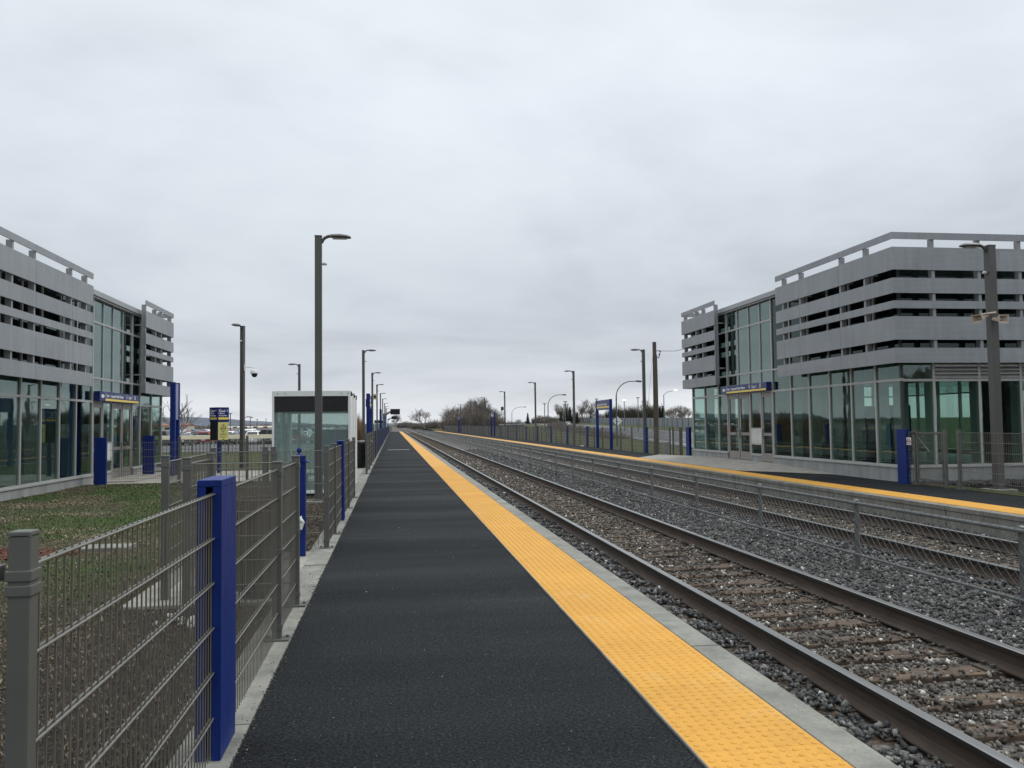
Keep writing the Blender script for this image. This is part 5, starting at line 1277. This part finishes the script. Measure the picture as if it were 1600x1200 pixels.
# ------------------------------------------------------------------ cars
def car_meshes(kind):
    L_, W, H = {'hatch': (4.1, 1.75, 1.48), 'sedan': (4.7, 1.8, 1.45), 'suv': (4.6, 1.85, 1.7), 'van': (5.0, 1.95, 1.95)}[kind]
    hl = L_ / 2
    belt = .62 * H if kind != 'van' else .55 * H
    low = [(-hl, .35), (-hl, belt * .92), (-hl * .9, belt), (hl * .45, belt * 1.0), (hl * .93, belt * .84), (hl, belt * .7), (hl, .3), (hl * .9, .22), (-hl * .92, .22)]
    cab = {'hatch': [(-hl * .93, belt), (-hl * .78, H * .96), (-hl * .4, H), (hl * .1, H * .985), (hl * .5, belt)], 'sedan': [(-hl * .68, belt), (-hl * .38, H * .98), (0, H), (hl * .15, H * .97), (hl * .5, belt)],
           'suv': [(-hl * .95, belt), (-hl * .86, H * .97), (-hl * .4, H), (hl * .15, H * .985), (hl * .48, belt)], 'van': [(-hl * .97, belt), (-hl * .93, H * .98), (-hl * .3, H), (hl * .35, H * .97), (hl * .72, belt)]}[kind]
    b = MB(); bm = bmesh.new()
    def loft(poly, w0, w1, zb, zt):
        vs = []
        for s in (-1, 1): vs.append([bm.verts.new((x, s * (w0 + (w1 - w0) * max(0, min(1, (z - zb) / (zt - zb)))) / 2, z)) for x, z in poly])
        n = len(poly)
        for j in range(n): bm.faces.new((vs[0][j], vs[0][(j + 1) % n], vs[1][(j + 1) % n], vs[1][j]))
        bm.faces.new(list(reversed(vs[0]))); bm.faces.new(vs[1])
    loft(low, W, W * .95, .2, belt); bmesh.ops.recalc_face_normals(bm, faces=bm.faces); bmesh.ops.bevel(bm, geom=[e for e in bm.edges], offset=.06, segments=2, affect='EDGES'); b.add_bm(bm)
    bm = bmesh.new(); loft(cab, W * .93, W * .72, belt, H); bmesh.ops.recalc_face_normals(bm, faces=bm.faces); bmesh.ops.bevel(bm, geom=list(bm.edges), offset=.04, segments=1, affect='EDGES'); b.add_bm(bm)
    g = MB(); cx = sum(p[0] for p in cab) / len(cab)
    def wpt(x, z, s, o): return (x, s * ((W * .93 + (W * .72 - W * .93) * (z - belt) / (H - belt)) / 2 + o), z)
    for s in (-1, 1):
        zt = belt + (H - belt) * .8; zb = belt + .05
        xb0, xb1 = cab[0][0] + .2, cab[-1][0] - .22; xt0, xt1 = cab[1][0] + .16, cab[3][0] - .05; xm = (xb0 + xb1) / 2
        for a0, a1, c0, c1 in ((xb0, xm - .05, xt0, xm - .05), (xm + .05, xb1, xm + .05, xt1)): g.quad(wpt(a0, zb, s, .012), wpt(a1, zb, s, .012), wpt(c1, zt, s, .012), wpt(c0, zt, s, .012))
    def slope(p, q, sg, m0=.15, m1=.85):
        (x0, z0), (x1, z1) = p, q
        A = (x0 + (x1 - x0) * m0, z0 + (z1 - z0) * m0); B_ = (x0 + (x1 - x0) * m1, z0 + (z1 - z0) * m1)
        nx, nz = (z1 - z0), -(x1 - x0); l = math.hypot(nx, nz); nx, nz = sg * nx / l * .012, sg * nz / l * .012
        wa = (W * .93 + (W * .72 - W * .93) * (A[1] - belt) / (H - belt)) / 2 - .12; wb = (W * .93 + (W * .72 - W * .93) * (B_[1] - belt) / (H - belt)) / 2 - .1
        g.quad((A[0] + nx, -wa, A[1] + nz), (A[0] + nx, wa, A[1] + nz), (B_[0] + nx, wb, B_[1] + nz), (B_[0] + nx, -wb, B_[1] + nz))
    slope(cab[0], cab[1], -1); slope(cab[-1], cab[-2], 1)
    wh = MB()
    for x in (-hl * .6, hl * .62):
        for s in (-1, 1):
            wh.cur = 0; wh.tube([(x, s * (W / 2 - .2), .32), (x, s * (W / 2 + .005), .32)], .32, 14); wh.cur = 1; wh.tube([(x, s * (W / 2 - .02), .32), (x, s * (W / 2 + .015), .32)], .2, 10)
    tl = MB(); hd = MB()
    for s in (-1, 1):
        tl.box(-hl - .012, -hl + .1, s * (W / 2 - .3), s * (W / 2 - .06), belt * .72, belt * .95, bev=.01)
        hd.box(hl - .12, hl + .012, s * (W / 2 - .42), s * (W / 2 - .1), belt * .58, belt * .72, bev=.01)
    pl = MB(); pl.box(-hl - .014, -hl, -.26, .26, .5, .63)
    return b, g, wh, tl, hd, pl
def paint(name, c):
    return basic('car_paint_' + name, c, .22, .15, .04, 2, rvar=.05)
PAINT = {'white': paint('white', (.7, .7, .69)), 'silver': paint('silver', (.36, .37, .38)), 'grey': paint('grey', (.1, .105, .11)), 'black': paint('black', (.014, .014, .016)), 'red': paint('red', (.3, .02, .02)), 'blue': paint('blue', (.03, .06, .16))}
CM = {}
def car(kind, colr, x, y, z, rz, label, group, parts, lit=False):
    if (kind, 'g') not in CM:
        b, g, wh, tl, hd, pl = car_meshes(kind); CM[(kind, 'g')] = (b, g.mesh('window_glass', CARGLASS), wh.mesh('wheels', [TYRE, RIM], True), tl.mesh('tail_lights', TAIL), hd, pl.mesh('number_plate', WHITE)); CM[(kind, 'h')] = hd.mesh('headlights', LAMPGLASS)
    if (kind, colr) not in CM: CM[(kind, colr)] = CM[(kind, 'g')][0].mesh('body', PAINT[colr], True)
    q = CM[(kind, 'g')]
    t = thing('parked_car' if not lit else 'car', label, 'car', (x, y, z), rz, group)
    link_mesh('body', CM[(kind, colr)], t); link_mesh('window_glass', q[1], t)
    link_mesh('wheels', q[2], t); link_mesh('tail_lights', q[3], t)
    if parts:
        link_mesh('headlights', CM[(kind, 'h')] if not lit else q[4].mesh('headlights', HEADL), t); link_mesh('number_plate', q[5], t)
    return t
rw = random.Random(5)
ROWN = ['front', 'second', 'third', 'fourth', 'fifth', 'sixth', 'seventh', 'eighth', 'ninth', 'tenth', 'eleventh', 'twelfth', 'thirteenth', 'fourteenth', 'last']
rows = [112, 118, 131, 137, 146, 152, 157, 173, 179, 196, 202, 222, 250, 285, 330]
for ri, y in enumerate(rows):
    x0, x1 = -.295 * y, -.055 * y; x = x0 + rw.uniform(0, 2)
    while x < x1:
        if rw.random() < .88:
            kind = rw.choices(['hatch', 'sedan', 'suv', 'van'], [4, 4, 4, 1])[0]; colr = rw.choices(['white', 'silver', 'grey', 'black', 'red', 'blue'], [6, 5, 4, 4, 1.3, 1.5])[0]
            nm = {'hatch': 'hatchback', 'sedan': 'saloon car', 'suv': 'tall estate car', 'van': 'van'}[kind]
            lb = '%s %s parked in the %s row of the car park' % (colr, nm, ROWN[ri])
            car(kind, colr, x, y + rw.uniform(-.3, .3), -.765, (PI / 2 if rw.random() < .6 else -PI / 2) + rw.uniform(-.03, .03), lb, '%s %ss of the %s car park row' % (colr, nm, ROWN[ri]), ri < 4)
        x += 2.75 if y < 200 else 3.2
for px, s in ((820.5, 210),):
    p = road_pt(s, 4.8); car('hatch', 'white', p[0], p[1], p[2], -PI / 2 - RA, 'oncoming car with headlights on, driving down the distant highway', None, True, True)
# sheds beyond the car park, wooded hills on the horizon
ROOFR = basic('red_roof', (.22, .07, .045), .7, 0, .1, .1, 'World'); SHED = basic('shed_wall', (.42, .38, .32), .7, 0, .1, .05, 'World')
for i, (x, y, w, h, c, lb) in enumerate([(-150, 560, 38, 5.5, ROOFR, 'long low shed with a brick-red roof beyond the car park'), (-192, 600, 30, 5, SHED, 'pale low warehouse left of the red roofed shed'), (-108, 640, 40, 3.4, SHED, 'long beige warehouse far beyond the car park right of the lamps')]):
    t = thing('warehouse', lb, 'building', (x, y, -1.4)); b = MB(); b.box(-w / 2, w / 2, 0, 18, 0, h - 1.2); b.build('wall', SHED, t)
    b = MB(); b.prism([(-.6, h - 1.2), (9, h), (18.6, h - 1.2)], lambda p, q, s: (s, p, q), -w / 2 - .5, w / 2 + .5); b.build('roof', c, t)
    b = MB(); 
    for k in range(5): b.box(-w / 2 + 3 + k * w / 5.5, -w / 2 + 6 + k * w / 5.5, -.06, 0, .2, 3)
    b.build('loading_doors', DARKIN, t)
for i in range(5):
    px = [372, 388, 401, 411, 424][i]; D = [150, 170, 190, 230, 260][i]; x = D * (px - 614) / 1295 * 1.0
    t = thing('car_park_mast', ['curved grey mast left in the car park behind the sign box', 'car park mast with a small side lamp, second from the left', 'thin straight car park mast, third from the left', 'thin straight car park mast, fourth from the left', 'thin car park mast next to the shelter'][i], 'street lamp', (x, D, -.8), 0, 'masts in the car park')
    h = [4.6, 3.8, 4.4, 4.2, 4.5][i]; b = MB()
    b.tube([(0, 0, 0), (0, 0, h)] + ([(1.2, 0, h + .5), (2.2, 0, h + .3)] if i == 1 else []), .09, 6); b.build('pole', GALV, t)
    b = MB(); b.box(-.3, .3, -.15, .15, h, h + .12); b.build('luminaire', POLE, t)
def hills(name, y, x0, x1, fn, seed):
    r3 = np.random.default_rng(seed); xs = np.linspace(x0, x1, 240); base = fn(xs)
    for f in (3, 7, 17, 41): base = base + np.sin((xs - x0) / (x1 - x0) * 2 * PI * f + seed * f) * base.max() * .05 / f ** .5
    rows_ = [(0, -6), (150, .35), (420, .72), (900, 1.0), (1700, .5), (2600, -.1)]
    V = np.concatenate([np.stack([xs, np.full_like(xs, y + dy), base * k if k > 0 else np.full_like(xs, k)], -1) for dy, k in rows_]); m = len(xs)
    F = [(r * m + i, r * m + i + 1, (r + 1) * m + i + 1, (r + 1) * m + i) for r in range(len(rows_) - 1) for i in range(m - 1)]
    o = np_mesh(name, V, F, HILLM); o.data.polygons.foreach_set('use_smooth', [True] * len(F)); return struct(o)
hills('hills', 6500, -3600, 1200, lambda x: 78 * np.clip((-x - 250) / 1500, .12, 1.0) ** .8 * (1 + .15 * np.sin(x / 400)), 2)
n = 26000; a = rng.uniform(-900, -30, n); yy = rng.uniform(780, 830, n); V0 = np.stack([a, yy, rng.uniform(-1.5, 3.4, n) * (.6 + .4 * np.sin(a / 30) * np.sin(a / 11))], -1); d = rng.normal(0, .9, (n, 2, 3))
o = np_mesh('backdrop_woods', np.stack([V0, V0 + d[:, 0], V0 + d[:, 1]], 1).reshape(-1, 3), np.arange(3 * n).reshape(-1, 3), BRUSHM); o['kind'] = 'stuff'

n = 60000; a = rng.uniform(-70, 110, n); V0 = np.stack([a, rng.uniform(-48, -42, n), -1 + rng.random(n) ** .9 * (6.5 + 1.2 * np.sin(a / 7) + .8 * np.sin(a / 2.3))], -1); d = rng.normal(0, .45, (n, 2, 3))  # unseen mass added behind the camera to darken reflections in the south glass
o = np_mesh('backdrop_woods', np.stack([V0, V0 + d[:, 0], V0 + d[:, 1]], 1).reshape(-1, 3), np.arange(3 * n).reshape(-1, 3), BRUSHM); o['kind'] = 'stuff'
# ------------------------------------------------------------------ sky, sun, camera
SUN_EL, SUN_AZ = R(52), R(70)     # azimuth clockwise from the track direction
w = bpy.data.worlds.new('World'); sc.world = w; w.use_nodes = True
N, L = w.node_tree.nodes, w.node_tree.links; N.clear()
out = N.new('ShaderNodeOutputWorld'); bg = N.new('ShaderNodeBackground'); bg2 = N.new('ShaderNodeBackground')
sky = N.new('ShaderNodeTexSky'); sky.sky_type = 'NISHITA'; sky.sun_disc = False; sky.sun_elevation = SUN_EL; sky.sun_rotation = SUN_AZ
bg.inputs['Strength'].default_value = .06; L.new(sky.outputs[0], bg.inputs[0])
tc = N.new('ShaderNodeTexCoord'); sp = N.new('ShaderNodeSeparateXYZ'); L.new(tc.outputs['Generated'], sp.inputs[0])
zc = math_(N, L, 'MAXIMUM', sp.outputs[2], 0.0); den = math_(N, L, 'ADD', zc, .16)
cb_ = N.new('ShaderNodeCombineXYZ'); L.new(math_(N, L, 'DIVIDE', sp.outputs[0], den), cb_.inputs[0]); L.new(math_(N, L, 'DIVIDE', sp.outputs[1], den), cb_.inputs[1])
n1 = noise(N, L, cb_.outputs[0], .62, 6, .5, .5); n2 = noise(N, L, cb_.outputs[0], 2.6, 6, .55, .2)
nn = math_(N, L, 'ADD', math_(N, L, 'MULTIPLY', n1, .8), math_(N, L, 'MULTIPLY', n2, .2))
cl = ramp(N, [(.36, (.79, .796, .808)), (.5, (.955, .958, .963)), (.61, (1.06, 1.055, 1.05))]); L.new(nn, cl.inputs[0])
gr_ = ramp(N, [(0, (.84, .875, .91)), (.02, (.82, .855, .895)), (.05, (.67, .71, .765)), (.12, (.66, .71, .77)), (.24, (.76, .82, .88)), (.36, (.84, .91, .97)), (.48, (.88, .95, 1.0)), (1, (.9, .96, 1.0))]); L.new(zc, gr_.inputs[0])
col = mixc(N, L, 1, gr_.outputs[0], cl.outputs[0], 'MULTIPLY'); L.new(col, bg2.inputs[0]); zb_ = N.new('ShaderNodeMapRange'); zb_.interpolation_type = 'SMOOTHSTEP'; zb_.inputs['From Min'].default_value = .45; zb_.inputs['From Max'].default_value = .95; zb_.inputs['To Min'].default_value = 1.0; zb_.inputs['To Max'].default_value = 2.2
L.new(zc, zb_.inputs['Value']); L.new(zb_.outputs[0], bg2.inputs['Strength'])
mx = N.new('ShaderNodeMixShader'); mx.inputs[0].default_value = .96; L.new(bg.outputs[0], mx.inputs[1]); L.new(bg2.outputs[0], mx.inputs[2]); L.new(mx.outputs[0], out.inputs[0])
sl = bpy.data.lights.new('sun', 'SUN'); sl.energy = 1.3; sl.angle = R(25); sl.color = (1, .97, .93)
so = bpy.data.objects.new('sun', sl); COL.objects.link(so)
dv = Vector((math.sin(SUN_AZ) * math.cos(SUN_EL), math.cos(SUN_AZ) * math.cos(SUN_EL), math.sin(SUN_EL)))
so.rotation_euler = (-dv).to_track_quat('-Z', 'Y').to_euler(); so.location = dv * 60

cam = bpy.data.cameras.new('camera'); co = bpy.data.objects.new('camera', cam); COL.objects.link(co); sc.camera = co
f_, rho = 1295.0, .012; dx, dy = 614 - 800, 664 - 600
dxp = dx - rho * dy; dyp = dy + rho * dx; pit = math.atan(dyp / f_); yaw = math.atan(-dxp * math.cos(pit) / f_)
fw = Vector((math.sin(yaw) * math.cos(pit), math.cos(yaw) * math.cos(pit), math.sin(pit))); rt_ = Vector((math.cos(yaw), -math.sin(yaw), 0)); up = rt_.cross(fw)
r2 = rt_ * math.cos(rho) - up * math.sin(rho); u2 = up * math.cos(rho) + rt_ * math.sin(rho)
co.matrix_world = Matrix(((r2.x, u2.x, -fw.x, 0), (r2.y, u2.y, -fw.y, 0), (r2.z, u2.z, -fw.z, 1.5), (0, 0, 0, 1)))
cam.sensor_fit = 'HORIZONTAL'; cam.sensor_width = 36; cam.lens = 36 * f_ / 1600; cam.clip_start = .05; cam.clip_end = 20000
sc.view_settings.view_transform = 'Standard'; sc.view_settings.look = 'None'; sc.view_settings.exposure = 0; sc.view_settings.gamma = 1
sc.render.engine = 'CYCLES'; sc.cycles.use_denoising = True; sc.cycles.max_bounces = 6; sc.cycles.transparent_max_bounces = 24
sc.cycles.diffuse_bounces = 3; sc.cycles.glossy_bounces = 3; sc.cycles.transmission_bounces = 4
sc.cycles.sample_clamp_indirect = 4
